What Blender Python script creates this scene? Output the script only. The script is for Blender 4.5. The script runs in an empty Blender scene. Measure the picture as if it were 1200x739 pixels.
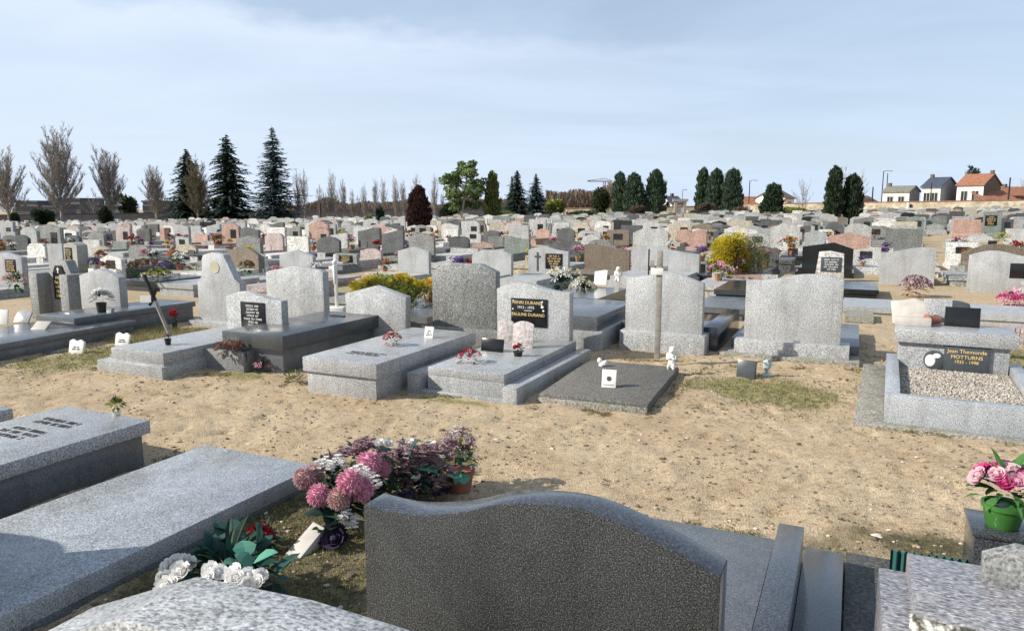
import bpy, bmesh, math, random
from mathutils import Vector, Matrix, noise
random.seed(7)
R = math.radians
scene = bpy.context.scene
COL = scene.collection
F = 860.0; PITCH = R(8.3); EYE = 1.75
TH = R(25)
U = Vector((math.cos(TH), -math.sin(TH), 0)); V = Vector((math.sin(TH), math.cos(TH), 0))

def ray(px, py):
    r = (px-600)/F; u = (369.5-py)/F
    return Vector((r, math.cos(PITCH)+u*math.sin(PITCH), -math.sin(PITCH)+u*math.cos(PITCH)))
def G(px, py, z=0.0):
    d = ray(px, py); t = (z-EYE)/d.z
    return Vector((d.x*t, d.y*t, z))
def proj(p):
    y = p[1]; z = p[2]-EYE
    f = y*math.cos(PITCH)-z*math.sin(PITCH); u = y*math.sin(PITCH)+z*math.cos(PITCH)
    return 600+F*p[0]/f, 369.5-F*u/f
def AT(px, d, py=250):
    r = ray(px, py); return r.x/r.y*d
def ZT(px, py, d):
    r = ray(px, py); return EYE+d*r.z/r.y
def sstep(a, b, x):
    t = max(0, min(1, (x-a)/(b-a))); return t*t*(3-2*t)
def tz(x, y):
    return 0.0137*max(-110, min(110, x))*sstep(15, 85, y)

# ------------------------------------------------------------------ tags
def tag(o, label=None, cat=None, group=None, kind=None):
    if label: o['label'] = label
    if cat: o['category'] = cat
    if group: o['group'] = group
    if kind: o['kind'] = kind
    return o
def empty(name, loc=(0,0,0), rz=0.0, label=None, cat=None, group=None):
    o = bpy.data.objects.new(name, None); COL.objects.link(o)
    o.empty_display_size = 0.1
    o.location = loc; o.rotation_euler = (0, 0, rz)
    return tag(o, label, cat, group)

# ------------------------------------------------------------------ mesh builder
class MB:
    def __init__(s): s.v = []; s.f = []; s.m = []
    def add(s, vs, fs, mi=0):
        b = len(s.v); s.v.extend([tuple(v) for v in vs])
        for f in fs: s.f.append(tuple(b+i for i in f)); s.m.append(mi)
        return s
    def box(s, x0, x1, y0, y1, z0, z1, mi=0, tx=0, ty=0):
        vs = [(x0,y0,z0),(x1,y0,z0),(x1,y1,z0),(x0,y1,z0),(x0+tx,y0+ty,z1),(x1-tx,y0+ty,z1),(x1-tx,y1-ty,z1),(x0+tx,y1-ty,z1)]
        return s.add(vs, [(3,2,1,0),(4,5,6,7),(0,1,5,4),(1,2,6,5),(2,3,7,6),(3,0,4,7)], mi)
    def prism(s, out, y0, y1, mi=0):
        n = len(out)
        vs = [(x,y0,z) for x,z in out]+[(x,y1,z) for x,z in out]
        fs = [tuple(range(n)), tuple(reversed(range(n, 2*n)))]
        fs += [((i+1)%n, i, n+i, n+(i+1)%n) for i in range(n)]
        return s.add(vs, fs, mi)
    def hprism(s, out, z0, z1, mi=0):
        n = len(out)
        vs = [(x,y,z0) for x,y in out]+[(x,y,z1) for x,y in out]
        fs = [tuple(reversed(range(n))), tuple(range(n, 2*n))]
        fs += [(i, (i+1)%n, n+(i+1)%n, n+i) for i in range(n)]
        return s.add(vs, fs, mi)
    def tube(s, pts, rs, n=6, mi=0, cap=True):
        vs = []; fs = []
        for k, p in enumerate(pts):
            p = Vector(p)
            if k == 0: d = Vector(pts[1])-p
            elif k == len(pts)-1: d = p-Vector(pts[k-1])
            else: d = Vector(pts[k+1])-Vector(pts[k-1])
            d.normalize()
            a = Vector((0,0,1)) if abs(d.z) < .9 else Vector((1,0,0))
            e1 = d.cross(a).normalized(); e2 = d.cross(e1)
            for i in range(n):
                t = 2*math.pi*i/n
                vs.append(p+(e1*math.cos(t)+e2*math.sin(t))*rs[k])
        for k in range(len(pts)-1):
            for i in range(n):
                a = k*n+i; b = k*n+(i+1)%n
                fs.append((a, b, b+n, a+n))
        if cap: fs.append(tuple(reversed(range(n)))); fs.append(tuple(range((len(pts)-1)*n, len(pts)*n)))
        return s.add(vs, fs, mi)
    def lathe(s, prof, n=16, c=(0,0,0), mi=0):
        vs = []; fs = []
        for r, z in prof:
            for i in range(n):
                t = 2*math.pi*i/n; vs.append((c[0]+r*math.cos(t), c[1]+r*math.sin(t), c[2]+z))
        for k in range(len(prof)-1):
            for i in range(n):
                a = k*n+i; b = k*n+(i+1)%n; fs.append((a, b, b+n, a+n))
        fs.append(tuple(reversed(range(n)))); fs.append(tuple(range((len(prof)-1)*n, len(prof)*n)))
        return s.add(vs, fs, mi)
    def ball(s, c, r, n=10, m=7, mi=0, jit=0):
        if not hasattr(r, '__len__'): r = (r, r, r)
        vs = []; fs = []
        for j in range(1, m):
            ph = math.pi*j/m
            for i in range(n):
                t = 2*math.pi*i/n; q = 1+random.uniform(-jit, jit)
                vs.append((c[0]+r[0]*math.sin(ph)*math.cos(t)*q, c[1]+r[1]*math.sin(ph)*math.sin(t)*q, c[2]+r[2]*math.cos(ph)*q))
        vs.append((c[0],c[1],c[2]+r[2])); vs.append((c[0],c[1],c[2]-r[2])); T = len(vs)-2; B = T+1
        for j in range(m-2):
            for i in range(n):
                a = j*n+i; b = j*n+(i+1)%n; fs.append((a, a+n, b+n, b))
        for i in range(n):
            fs.append((T, i, (i+1)%n)); fs.append((B, (m-2)*n+(i+1)%n, (m-2)*n+i))
        return s.add(vs, fs, mi)
    def quad(s, c, a, b, mi=0):
        c = Vector(c)
        return s.add([c-a-b, c+a-b, c+a+b, c-a+b], [(0,1,2,3)], mi)
    def leaf(s, p, d, w, l, mi=0, fold=.25):
        p = Vector(p); d = Vector(d).normalized()
        a = Vector((0,0,1)) if abs(d.z) < .9 else Vector((1,0,0))
        e = d.cross(a).normalized(); n = e.cross(d)
        if l < .07: s.add([p, p+d*l*.5+e*w*.5+n*l*fold*.4, p+d*l-n*l*fold*.3, p+d*l*.5-e*w*.5+n*l*fold*.4, p+d*l*.5], [(0,1,4),(1,2,4),(2,3,4),(3,0,4)], mi)
        else:
            P = lambda a, b, c: p+d*l*a+e*w*b+n*l*fold*c
            s.add([P(0,0,0),P(.22,.36,.3),P(.5,.5,.4),P(.8,.3,.1),P(1,0,-.35),P(.8,-.3,.1),P(.5,-.5,.4),P(.22,-.36,.3),P(.25,0,.12),P(.55,0,.15),P(.82,0,-.05)],
                [(0,1,8),(1,2,9,8),(2,3,10,9),(3,4,10),(4,5,10),(5,6,9,10),(6,7,8,9),(7,0,8)], mi)
        return s
    def build(s, name, mats, parent=None, bevel=0, smooth=0, loc=None, rz=None):
        me = bpy.data.meshes.new(name); me.from_pydata(s.v, [], s.f)
        if not isinstance(mats, (list, tuple)): mats = [mats]
        for m in mats: me.materials.append(m)
        me.polygons.foreach_set('material_index', s.m)
        if bevel:
            bm = bmesh.new(); bm.from_mesh(me)
            bmesh.ops.remove_doubles(bm, verts=bm.verts, dist=1e-5)
            bmesh.ops.recalc_face_normals(bm, faces=bm.faces)
            es = [e for e in bm.edges if len(e.link_faces) == 2 and e.calc_face_angle(0) > R(32)]
            bmesh.ops.bevel(bm, geom=es, offset=bevel, segments=2, profile=.5, affect='EDGES', clamp_overlap=True)
            bm.to_mesh(me); bm.free(); smooth = smooth or 35
        if smooth:
            me.polygons.foreach_set('use_smooth', [True]*len(me.polygons))
            if smooth < 180: me.set_sharp_from_angle(angle=R(smooth))
        me.update()
        o = bpy.data.objects.new(name, me); COL.objects.link(o)
        if parent is not None: o.parent = parent
        if loc is not None: o.location = loc
        if rz is not None: o.rotation_euler.z = rz
        return o

def copy_tree(o, parent=None):
    c = o.copy(); COL.objects.link(c)
    if parent is not None: c.parent = parent
    for ch in list(o.children): copy_tree(ch, c)
    return c

# ------------------------------------------------------------------ materials
def newmat(name):
    m = bpy.data.materials.new(name); m.use_nodes = True
    nt = m.node_tree; b = nt.nodes['Principled BSDF']
    return m, nt, b
def nd(nt, t, **kw):
    n = nt.nodes.new(t)
    for k, v in kw.items():
        if k in n.inputs: n.inputs[k].default_value = v
        else: setattr(n, k, v)
    return n
def L(nt, a, b): nt.links.new(a, b)
def ramp(nt, fac, stops, interp='LINEAR'):
    r = nt.nodes.new('ShaderNodeValToRGB'); r.color_ramp.interpolation = interp
    el = r.color_ramp.elements
    el[0].position = stops[0][0]; el[0].color = (*stops[0][1], 1)
    el[1].position = stops[-1][0]; el[1].color = (*stops[-1][1], 1)
    for p, c in stops[1:-1]:
        e = el.new(p); e.color = (*c, 1)
    L(nt, fac, r.inputs[0]); return r.outputs[0]
def mixc(nt, fac, a, b, mode='MIX'):
    n = nt.nodes.new('ShaderNodeMix'); n.data_type = 'RGBA'; n.blend_type = mode
    for s, v in ((0, fac), (6, a), (7, b)):
        if hasattr(v, 'is_linked') or hasattr(v, 'links'): L(nt, v, n.inputs[s])
        else: n.inputs[s].default_value = v if s == 0 else (*v, 1)
    return n.outputs[2]
def bump(nt, b, h, dist, strength=1.0):
    n = nd(nt, 'ShaderNodeBump'); n.inputs['Distance'].default_value = dist; n.inputs['Strength'].default_value = strength
    L(nt, h, n.inputs['Height']); L(nt, n.outputs[0], b.inputs['Normal'])

def granite(name, base, dark, light, scale=120, rough=.35, moss=0.0, contrast=1.0, vary=0.0, stretch=None, spec=.5, lichen=0.0):
    m, nt, b = newmat(name)
    tc = nd(nt, 'ShaderNodeTexCoord'); co = tc.outputs['Object']
    if stretch:
        mp = nd(nt, 'ShaderNodeMapping'); mp.inputs['Scale'].default_value = stretch; L(nt, co, mp.inputs[0]); co2 = mp.outputs[0]
    else: co2 = co
    n1 = nd(nt, 'ShaderNodeTexNoise', Scale=scale, Detail=2.0, Roughness=.6); L(nt, co2, n1.inputs['Vector'])
    n2 = nd(nt, 'ShaderNodeTexVoronoi', Scale=scale*1.3); L(nt, co2, n2.inputs['Vector'])
    n3 = nd(nt, 'ShaderNodeTexNoise', Scale=2.3, Detail=5.0, Roughness=.65); L(nt, co, n3.inputs['Vector'])
    w = .075/contrast
    c = ramp(nt, n1.outputs['Fac'], [(0.5-w*1.6, dark), (0.5-w*.3, base), (0.5+w*.5, base), (.5+w*1.8, light)])
    v = nd(nt, 'ShaderNodeSeparateColor'); L(nt, n2.outputs['Color'], v.inputs[0])
    fl = ramp(nt, v.outputs[0], [(0.0, (.55,.55,.55)), (.18, (.62,.62,.62)), (.24, (1,1,1)), (.84, (1,1,1)), (.9, (1.3,1.3,1.3))])
    c = mixc(nt, min(1, .8*contrast), c, fl, 'MULTIPLY')
    wt = ramp(nt, n3.outputs['Fac'], [(.3, (.78,.77,.74)), (.65, (1.05,1.05,1.05))])
    c = mixc(nt, .75, c, wt, 'MULTIPLY')
    ms = nd(nt, 'ShaderNodeMapping'); ms.inputs['Scale'].default_value = (9, 9, .7); L(nt, co, ms.inputs[0])
    n6 = nd(nt, 'ShaderNodeTexNoise', Scale=1.0, Detail=4.0, Roughness=.6); L(nt, ms.outputs[0], n6.inputs['Vector'])
    c = mixc(nt, .5, c, ramp(nt, n6.outputs['Fac'], [(.36, (.70,.69,.66)), (.52, (1,1,1))]), 'MULTIPLY')
    n7 = nd(nt, 'ShaderNodeTexVoronoi', Scale=14.0); L(nt, co, n7.inputs['Vector'])
    c = mixc(nt, .35, c, ramp(nt, n7.outputs['Distance'], [(.07, (.55,.55,.5)), (.13, (1,1,1))]), 'MULTIPLY')
    ry = nd(nt, 'ShaderNodeMapRange'); L(nt, n3.outputs['Fac'], ry.inputs[0]); ry.inputs[1].default_value = .35; ry.inputs[2].default_value = .65; ry.inputs[3].default_value = rough*.75; ry.inputs[4].default_value = min(1, rough*1.45)
    L(nt, ry.outputs[0], b.inputs['Roughness'])
    if moss or lichen:
        n4 = nd(nt, 'ShaderNodeTexNoise', Scale=7.0, Detail=6.0, Roughness=.7); L(nt, co, n4.inputs['Vector'])
        f = ramp(nt, n4.outputs['Fac'], [(.52, (0,0,0)), (.66, (1,1,1))])
        k = nd(nt, 'ShaderNodeMath', operation='MULTIPLY'); L(nt, f, k.inputs[0]); k.inputs[1].default_value = max(moss, lichen)
        c = mixc(nt, k.outputs[0], c, (.16,.17,.07) if moss else (.5,.48,.4))
    if vary:
        oi = nd(nt, 'ShaderNodeObjectInfo')
        r = ramp(nt, oi.outputs['Random'], [(0, (1-vary,)*3), (1, (1+vary*.7,)*3)])
        c = mixc(nt, 1.0, c, r, 'MULTIPLY')
    L(nt, c, b.inputs['Base Color'])
    b.inputs['Roughness'].default_value = rough; b.inputs['Specular IOR Level'].default_value = spec
    bump(nt, b, n1.outputs['Fac'], .002, .25)
    return m
def plain(name, col, rough=.6, noise_amt=.2, scale=12, bmp=0, metallic=0, vary=0, trans=0, obj_space=True):
    m, nt, b = newmat(name)
    tc = nd(nt, 'ShaderNodeTexCoord')
    n = nd(nt, 'ShaderNodeTexNoise', Scale=scale, Detail=4.0, Roughness=.6); L(nt, tc.outputs['Object'], n.inputs['Vector'])
    a = tuple(max(0, c*(1-noise_amt)) for c in col); d = tuple(c*(1+noise_amt) for c in col)
    c = ramp(nt, n.outputs['Fac'], [(.3, a), (.7, d)])
    if vary:
        gi = nd(nt, 'ShaderNodeNewGeometry')
        r = ramp(nt, gi.outputs['Random Per Island'], [(0, (1-vary,)*3), (1, (1+vary,)*3)])
        c = mixc(nt, 1.0, c, r, 'MULTIPLY')
    L(nt, c, b.inputs['Base Color'])
    b.inputs['Roughness'].default_value = rough; b.inputs['Metallic'].default_value = metallic
    b.inputs['Specular IOR Level'].default_value = .4
    if bmp: bump(nt, b, n.outputs['Fac'], bmp)
    if trans:
        t = nd(nt, 'ShaderNodeBsdfTranslucent'); L(nt, c, t.inputs[0])
        mx = nd(nt, 'ShaderNodeMixShader'); mx.inputs[0].default_value = trans
        L(nt, b.outputs[0], mx.inputs[1]); L(nt, t.outputs[0], mx.inputs[2])
        L(nt, mx.outputs[0], nt.nodes['Material Output'].inputs[0])
    return m

M = {}
M['light'] = granite('light_granite', (.42,.425,.415), (.22,.22,.23), (.55,.555,.55), 95, .4)
M['light2'] = granite('silver_granite', (.38,.385,.38), (.15,.15,.16), (.56,.56,.56), 100, .3)
M['white'] = granite('white_granite', (.58,.57,.54), (.4,.4,.39), (.68,.68,.66), 110, .5)
M['warm'] = granite('warm_grey_granite', (.40,.39,.34), (.2,.19,.17), (.5,.48,.43), 60, .6, moss=.3)
M['mid'] = granite('mid_speckled_granite', (.2,.205,.19), (.08,.08,.08), (.36,.36,.34), 95, .35, contrast=1.1)
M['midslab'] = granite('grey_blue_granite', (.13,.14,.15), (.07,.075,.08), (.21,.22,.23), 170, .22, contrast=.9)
M['dark'] = granite('dark_speckled_granite', (.036,.038,.037), (.012,.012,.012), (.12,.125,.122), 270, .5, contrast=1.15, spec=.3)
M['darkpol'] = granite('dark_polished_granite', (.045,.052,.062), (.02,.02,.025), (.10,.105,.11), 160, .10, spec=.8)
M['pale'] = granite('pale_blue_granite', (.37,.39,.405), (.2,.21,.23), (.56,.58,.59), 150, .25, contrast=1.1)
M['mauve'] = granite('veined_mauve_granite', (.24,.235,.25), (.11,.107,.12), (.40,.39,.4), 60, .3, contrast=1.0, stretch=(.7,1.5,1), lichen=.2)
M['front'] = granite('soft_grey_granite', (.36,.37,.37), (.17,.17,.18), (.5,.5,.5), 100, .35, stretch=(.8,1.4,1))
M['conc'] = granite('old_concrete', (.30,.285,.25), (.16,.15,.13), (.4,.38,.33), 60, .9, moss=.55, spec=.2)
M['gravelconc'] = granite('pebbledash_concrete', (.15,.14,.125), (.08,.075,.065), (.27,.255,.23), 75, .9, contrast=1.1, moss=.25, spec=.2)
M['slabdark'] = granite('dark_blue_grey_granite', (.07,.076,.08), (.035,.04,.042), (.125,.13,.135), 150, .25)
M['darkconc'] = granite('shade_dark_concrete', (.075,.075,.07), (.04,.04,.037), (.12,.12,.11), 60, .6, moss=.2)  # concrete darkened to carry the shade lying on the strip
M['greystone'] = granite('plain_grey_stone', (.25,.255,.245), (.14,.14,.14), (.34,.34,.33), 70, .6, moss=.1)
M['black'] = granite('black_granite', (.018,.019,.018), (.008,.008,.008), (.04,.04,.04), 120, .15)
M['blackrough'] = plain('black_flat_stone', (.022,.023,.02), .5, .3)
PAL = ['f_light','f_light2','f_white','f_mid','f_dark','f_pink','f_beige','f_brown','f_green','f_black']
M['f_light'] = granite('weathered_light_stone', (.46,.455,.43), (.26,.26,.25), (.58,.57,.54), 30, .6, vary=.18, moss=.15)
M['f_light2'] = granite('weathered_grey_stone', (.37,.375,.365), (.19,.19,.19), (.5,.5,.48), 30, .6, vary=.18, moss=.25)
M['f_white'] = granite('weathered_white_stone', (.62,.60,.55), (.4,.39,.36), (.74,.72,.68), 20, .6, vary=.12)
M['f_mid'] = granite('weathered_mid_stone', (.22,.22,.2), (.1,.1,.09), (.36,.36,.33), 30, .5, vary=.2)
M['f_dark'] = granite('weathered_dark_stone', (.10,.105,.10), (.05,.05,.05), (.17,.17,.16), 30, .45, vary=.25)
M['f_pink'] = granite('salmon_granite', (.46,.30,.235), (.28,.17,.13), (.56,.40,.33), 30, .5, vary=.15)
M['f_rose'] = granite('rose_granite', (.45,.37,.345), (.3,.24,.22), (.55,.47,.44), 30, .5, vary=.12)
M['f_beige'] = granite('beige_stone', (.46,.41,.31), (.3,.26,.19), (.58,.52,.42), 25, .7, vary=.15, moss=.2)
M['f_brown'] = granite('brown_stone', (.2,.155,.11), (.12,.09,.065), (.29,.235,.18), 45, .6, vary=.15, contrast=1.1)
M['f_green'] = granite('green_grey_stone', (.22,.25,.22), (.12,.14,.12), (.31,.34,.3), 30, .5, vary=.15)
M['f_black'] = granite('weathered_black_stone', (.025,.026,.025), (.01,.01,.01), (.05,.05,.05), 40, .2, vary=.2)
M['plaque'] = plain('black_plaque', (.012,.012,.013), .18, .1)
M['slate'] = plain('grey_slate_plaque', (.06,.07,.075), .3, .2)
M['gold'] = plain('gilt_lettering', (.72,.52,.22), .4, .1)
M['whitept'] = plain('white_lettering', (.75,.75,.72), .5, .05)
M['engr'] = plain('engraved_lettering', (.06,.06,.06), .7, .1)
M['ceram'] = plain('white_ceramic', (.78,.76,.7), .35, .06)
M['photo'] = plain('faded_printed_ceramic', (.5,.44,.4), .35, .5, 25)
M['cream'] = plain('cream_marble', (.47,.43,.375), .4, .15)
M['terra'] = plain('terracotta', (.30,.12,.07), .8, .25, 20)
M['greenpot'] = plain('green_plastic', (.04,.14,.025), .4, .1)
M['wood'] = plain('weathered_wood', (.27,.245,.205), .8, .25, 14, .003)
M['iron'] = plain('dark_metal', (.03,.03,.03), .5, .2, metallic=.4)
M['bark'] = plain('bare_bark', (.29,.25,.21), .9, .3, 3)
M['bark2'] = plain('olive_bark', (.15,.125,.07), .9, .3, 3)
M['barkpale'] = plain('pale_trunk', (.36,.3,.24), .9, .2, 3)
def fol(n, c, v=.35, t=.25): M[n] = plain(n+'_foliage', c, .7, .3, 1.5, vary=v, trans=t)
fol('spruce', (.05,.085,.06)); fol('bluespruce', (.07,.115,.11)); fol('cypress', (.055,.09,.05)); fol('yew', (.03,.05,.022))
fol('olive', (.14,.16,.04)); fol('pine', (.12,.17,.055)); fol('yellow', (.62,.52,.05), .3, .4); fol('yellowgreen', (.26,.29,.06))
fol('redbrown', (.045,.018,.014)); fol('bush', (.05,.075,.03)); fol('brownhedge', (.15,.11,.075)); fol('grassm', (.15,.145,.045), .4)
fol('drygrass', (.34,.28,.13), .3); fol('leafgreen', (.045,.14,.03)); fol('leafdark', (.02,.055,.03)); fol('teal', (.02,.07,.055)); fol('lightteal', (.09,.27,.19))
fol('pinkp', (.72,.35,.45), .25); fol('palepink', (.62,.40,.38), .2); fol('magenta', (.5,.04,.17), .3); fol('redp', (.42,.025,.03), .3)
fol('whitep', (.8,.78,.74), .1); fol('creamp', (.66,.6,.42), .15); fol('purple', (.035,.022,.05), .4); fol('mauvep', (.36,.23,.25), .5)
fol('orangep', (.6,.2,.05), .3); fol('brownp', (.27,.13,.09), .4); fol('rosep', (.72,.48,.52), .12); fol('violet', (.22,.12,.35), .3)
M['render'] = plain('cream_render', (.74,.70,.61), .85, .12, 1.2)
M['greyrender'] = plain('grey_render', (.30,.31,.34), .85, .1, 1.2)
M['brickdk'] = plain('brown_brick', (.14,.095,.07), .9, .3, 3)
M['tile'] = plain('orange_tile', (.29,.125,.07), .85, .35, 2.5)
M['slate_roof'] = plain('slate_roof', (.055,.065,.09), .6, .25, 2)
M['greyroof'] = plain('weathered_roof', (.18,.175,.14), .9, .25, 2)
M['window'] = plain('window_glass', (.03,.035,.04), .15, .1)
M['frame'] = plain('window_trim', (.5,.48,.42), .7, .1)
M['dkwall'] = plain('grey_block_wall', (.12,.115,.12), .9, .25, 1.5)
M['dkroof'] = plain('dull_flat_roof', (.09,.09,.1), .9, .3, 1)
# ------------------------------------------------------------------ camera, world, sun
cam = bpy.data.cameras.new('camera'); cam.sensor_width = 36; cam.lens = 36*F/1200; cam.clip_end = 3000; cam.clip_start = .05
co = bpy.data.objects.new('camera', cam); COL.objects.link(co)
co.location = (0, 0, EYE); co.rotation_euler = (R(90)-PITCH, 0, 0); scene.camera = co
SUNEL = R(32); SH = Vector((math.cos(R(11)), math.sin(R(11)), 0))     # direction in which shadows fall
sd = Vector((SH.x*math.cos(SUNEL), SH.y*math.cos(SUNEL), -math.sin(SUNEL)))
sl = bpy.data.lights.new('sun', 'SUN'); sl.energy = 5.0; sl.angle = R(.6); sl.color = (1, .95, .87)
so = bpy.data.objects.new('sun', sl); COL.objects.link(so); so.rotation_euler = sd.to_track_quat('-Z', 'Y').to_euler()
w = bpy.data.worlds.new('World'); scene.world = w; w.use_nodes = True
nt = w.node_tree; bg = nt.nodes['Background']
sky = nd(nt, 'ShaderNodeTexSky'); sky.sky_type = 'NISHITA'; sky.sun_disc = False
sky.sun_elevation = SUNEL; sky.sun_rotation = math.atan2(-SH.x, -SH.y)  # clockwise from +Y
sky.air_density = 1.0; sky.dust_density = 1.0; sky.ozone_density = 1.2
tc = nd(nt, 'ShaderNodeTexCoord'); sp = nd(nt, 'ShaderNodeSeparateXYZ'); L(nt, tc.outputs['Generated'], sp.inputs[0])
def mth(op, a, b=None, c=None):
    n = nt.nodes.new('ShaderNodeMath'); n.operation = op
    for i, v in enumerate((a, b, c)):
        if v is None: continue
        if isinstance(v, (int, float)): n.inputs[i].default_value = v
        else: L(nt, v, n.inputs[i])
    return n.outputs[0]
zz = mth('MAXIMUM', sp.outputs[2], .0)
den = mth('ADD', zz, .12)
cx = mth('DIVIDE', sp.outputs[0], den); cy = mth('DIVIDE', sp.outputs[1], den)
cb = nd(nt, 'ShaderNodeCombineXYZ'); L(nt, cx, cb.inputs[0]); L(nt, cy, cb.inputs[1])
mp = nd(nt, 'ShaderNodeMapping'); mp.inputs['Scale'].default_value = (.55, 1.1, 1); mp.inputs['Rotation'].default_value = (0,0,R(12)); L(nt, cb.outputs[0], mp.inputs[0])
n1 = nd(nt, 'ShaderNodeTexNoise', Scale=1.0, Detail=7.0, Roughness=.55, Distortion=.5); L(nt, mp.outputs[0], n1.inputs['Vector'])
n2 = nd(nt, 'ShaderNodeTexNoise', Scale=.55, Detail=3.0); L(nt, cb.outputs[0], n2.inputs['Vector'])
# broad veil of thin cloud, thickest to the left, with a crisp upper rim
ed = mth('MULTIPLY_ADD', sp.outputs[0], -.05, .219)             # rim elevation falls to the right
n1b = nd(nt, 'ShaderNodeTexNoise', Scale=7.0, Detail=6.0, Roughness=.6); mpb = nd(nt, 'ShaderNodeMapping'); mpb.inputs['Scale'].default_value = (1,1,2.6); L(nt, tc.outputs['Generated'], mpb.inputs[0]); L(nt, mpb.outputs[0], n1b.inputs['Vector'])
wob = mth('MULTIPLY_ADD', n1b.outputs['Fac'], .07, -.035)
ed = mth('ADD', ed, wob)
below = mth('MULTIPLY', mth('SUBTRACT', ed, sp.outputs[2]), 45.0)
below = mth('MINIMUM', mth('MAXIMUM', below, 0.0), 1.0)
fade = mth('MULTIPLY_ADD', mth('SUBTRACT', ed, sp.outputs[2]), -7.0, 1.0)
fade = mth('MINIMUM', mth('MAXIMUM', fade, .5), 1.0)
lft = mth('MULTIPLY_ADD', sp.outputs[0], -1.5, .62); lft = mth('MINIMUM', mth('MAXIMUM', lft, .12), 1.0)
veil = mth('MULTIPLY', mth('MULTIPLY', below, fade), lft)
wisp = mth('MULTIPLY', mth('MAXIMUM', mth('SUBTRACT', n1.outputs['Fac'], .42), 0.0), 2.2)
hor = mth('POWER', mth('SUBTRACT', 1.0, mth('MINIMUM', zz, 1.0)), 9.0)
fac = mth('ADD', mth('MULTIPLY', veil, .62), mth('MULTIPLY', wisp, .5))
fac = mth('ADD', fac, mth('MULTIPLY', hor, .5))
fac = mth('MINIMUM', mth('ADD', fac, .26), .98)
hz = mth('MINIMUM', mth('ADD', mth('MULTIPLY', hor, .5), mth('MULTIPLY_ADD', wisp, .45, .42)), .95)
skc = mixc(nt, hz, sky.outputs[0], (5.7,6.9,8.7))
skc = mixc(nt, mth('MULTIPLY', veil, .62), skc, (7.9,8.7,9.9))
L(nt, skc, bg.inputs[0]); bg.inputs[1].default_value = .092
vs = scene.view_settings; vs.view_transform = 'Standard'; vs.look = 'None'; vs.gamma = 1; vs.exposure = 0.38; vs.use_curve_mapping = False
scene.render.engine = 'CYCLES'
scene.cycles.max_bounces = 5; scene.cycles.diffuse_bounces = 3; scene.cycles.glossy_bounces = 3; scene.cycles.transparent_max_bounces = 6

# ------------------------------------------------------------------ ground
patches = []    # (centre, half-length along U, half-length along V, kind)  kind 0 soil/moss, 1 thin grass
def pc(px, py): p = G(px, py); return (p.x, p.y)
patches += [(pc(330,640), .62, 1.5, 0), (pc(350,700), .6, .8, 0), (pc(250,700), .45, .9, 0), (pc(120,415), .55, 1.1, 1), (pc(190,395), .6, .5, 1), (pc(895,458), .66, .45, 1),
            (pc(1190,420), .4, .8, 1), (pc(1080,640), .3, .16, 0), (pc(1000,690), .25, .8, 0), (pc(700,470), .3, .2, 1), (pc(620,600), .5, .25, 0), (pc(420,452), .5, .12, 1), (pc(290,440), .3, .15, 1), (pc(520,468), .5, .08, 1)]
def gmask(x, y):
    s = g = 0.0
    for (cx, cy), a, b, k in patches:
        dx = x-cx; dy = y-cy; u = dx*U.x+dy*U.y; v = dx*V.x+dy*V.y
        d = math.sqrt((u/a)**2+(v/b)**2)*.95 + .6*noise.noise((x*3.1, y*3.1, 1.7)) + .2*noise.noise((x*9, y*9, 4.7))
        q = 1-sstep(.5, 1.3, d)
        if k == 0: s = max(s, q)
        else: g = max(g, q)
    if y > 11:
        g = max(g, .5*sstep(.0, .5, noise.noise((x*.35, y*.35, 3))) )
    return s, g
def lines(lo, hi, step, grow, far):
    a = []; v = lo
    while v < hi: a.append(v); v += step
    s = step; r = [hi]
    while r[-1] < far[1]: s *= grow; r.append(r[-1]+s)
    s = step; l = [lo]
    while l[-1] > far[0]: s *= grow; l.append(l[-1]-s)
    return sorted(set(l[1:]+a+r))
xs = lines(-5.4, 5.4, .036, 1.13, (-900, 900)); ys = lines(1.6, 10.5, .036, 1.10, (-300, 1500))
def gz(x, y):
    z = tz(x, y)
    if y < 16 and abs(x) < 12:
        k = 1-sstep(9, 14, y)
        z += k*(.012*noise.noise((x*1.1, y*1.1, 0)) + .016*noise.noise((x*4.2, y*4.2, 9)) + .016*abs(noise.noise((x*8, y*11, 5))) + .006*noise.noise((x*21, y*24, 2)) - .09*max(0, noise.noise((x*5.5, y*9, 12))-.33) - .002)
    return z
vv = [(x, y, gz(x, y)) for y in ys for x in xs]; nx = len(xs)
ff = [(j*nx+i, j*nx+i+1, (j+1)*nx+i+1, (j+1)*nx+i) for j in range(len(ys)-1) for i in range(nx-1)]
me = bpy.data.meshes.new('sandy_ground'); me.from_pydata(vv, [], ff)
at = me.color_attributes.new('cover', 'FLOAT_COLOR', 'POINT')
buf = []
for x, y, z in vv:
    s, g = gmask(x, y) if (y < 60 and abs(x) < 50) else (0, 0)
    buf += [s, g, 0, 1]
at.data.foreach_set('color', buf)
me.polygons.foreach_set('use_smooth', [True]*len(ff))
gm, nt, b = newmat('sand_path')
tc = nd(nt, 'ShaderNodeTexCoord'); o = tc.outputs['Object']
na = nd(nt, 'ShaderNodeTexNoise', Scale=1.1, Detail=6.0, Roughness=.6); nb = nd(nt, 'ShaderNodeTexNoise', Scale=22.0, Detail=5.0, Roughness=.7)
nc = nd(nt, 'ShaderNodeTexVoronoi', Scale=95.0); ne = nd(nt, 'ShaderNodeTexNoise', Scale=6.0, Detail=5.0, Roughness=.7)
for n in (na, nb, nc, ne): L(nt, o, n.inputs['Vector'])
c = ramp(nt, na.outputs['Fac'], [(.3, (.38,.285,.18)), (.5, (.45,.35,.23)), (.7, (.495,.395,.27))])
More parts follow.
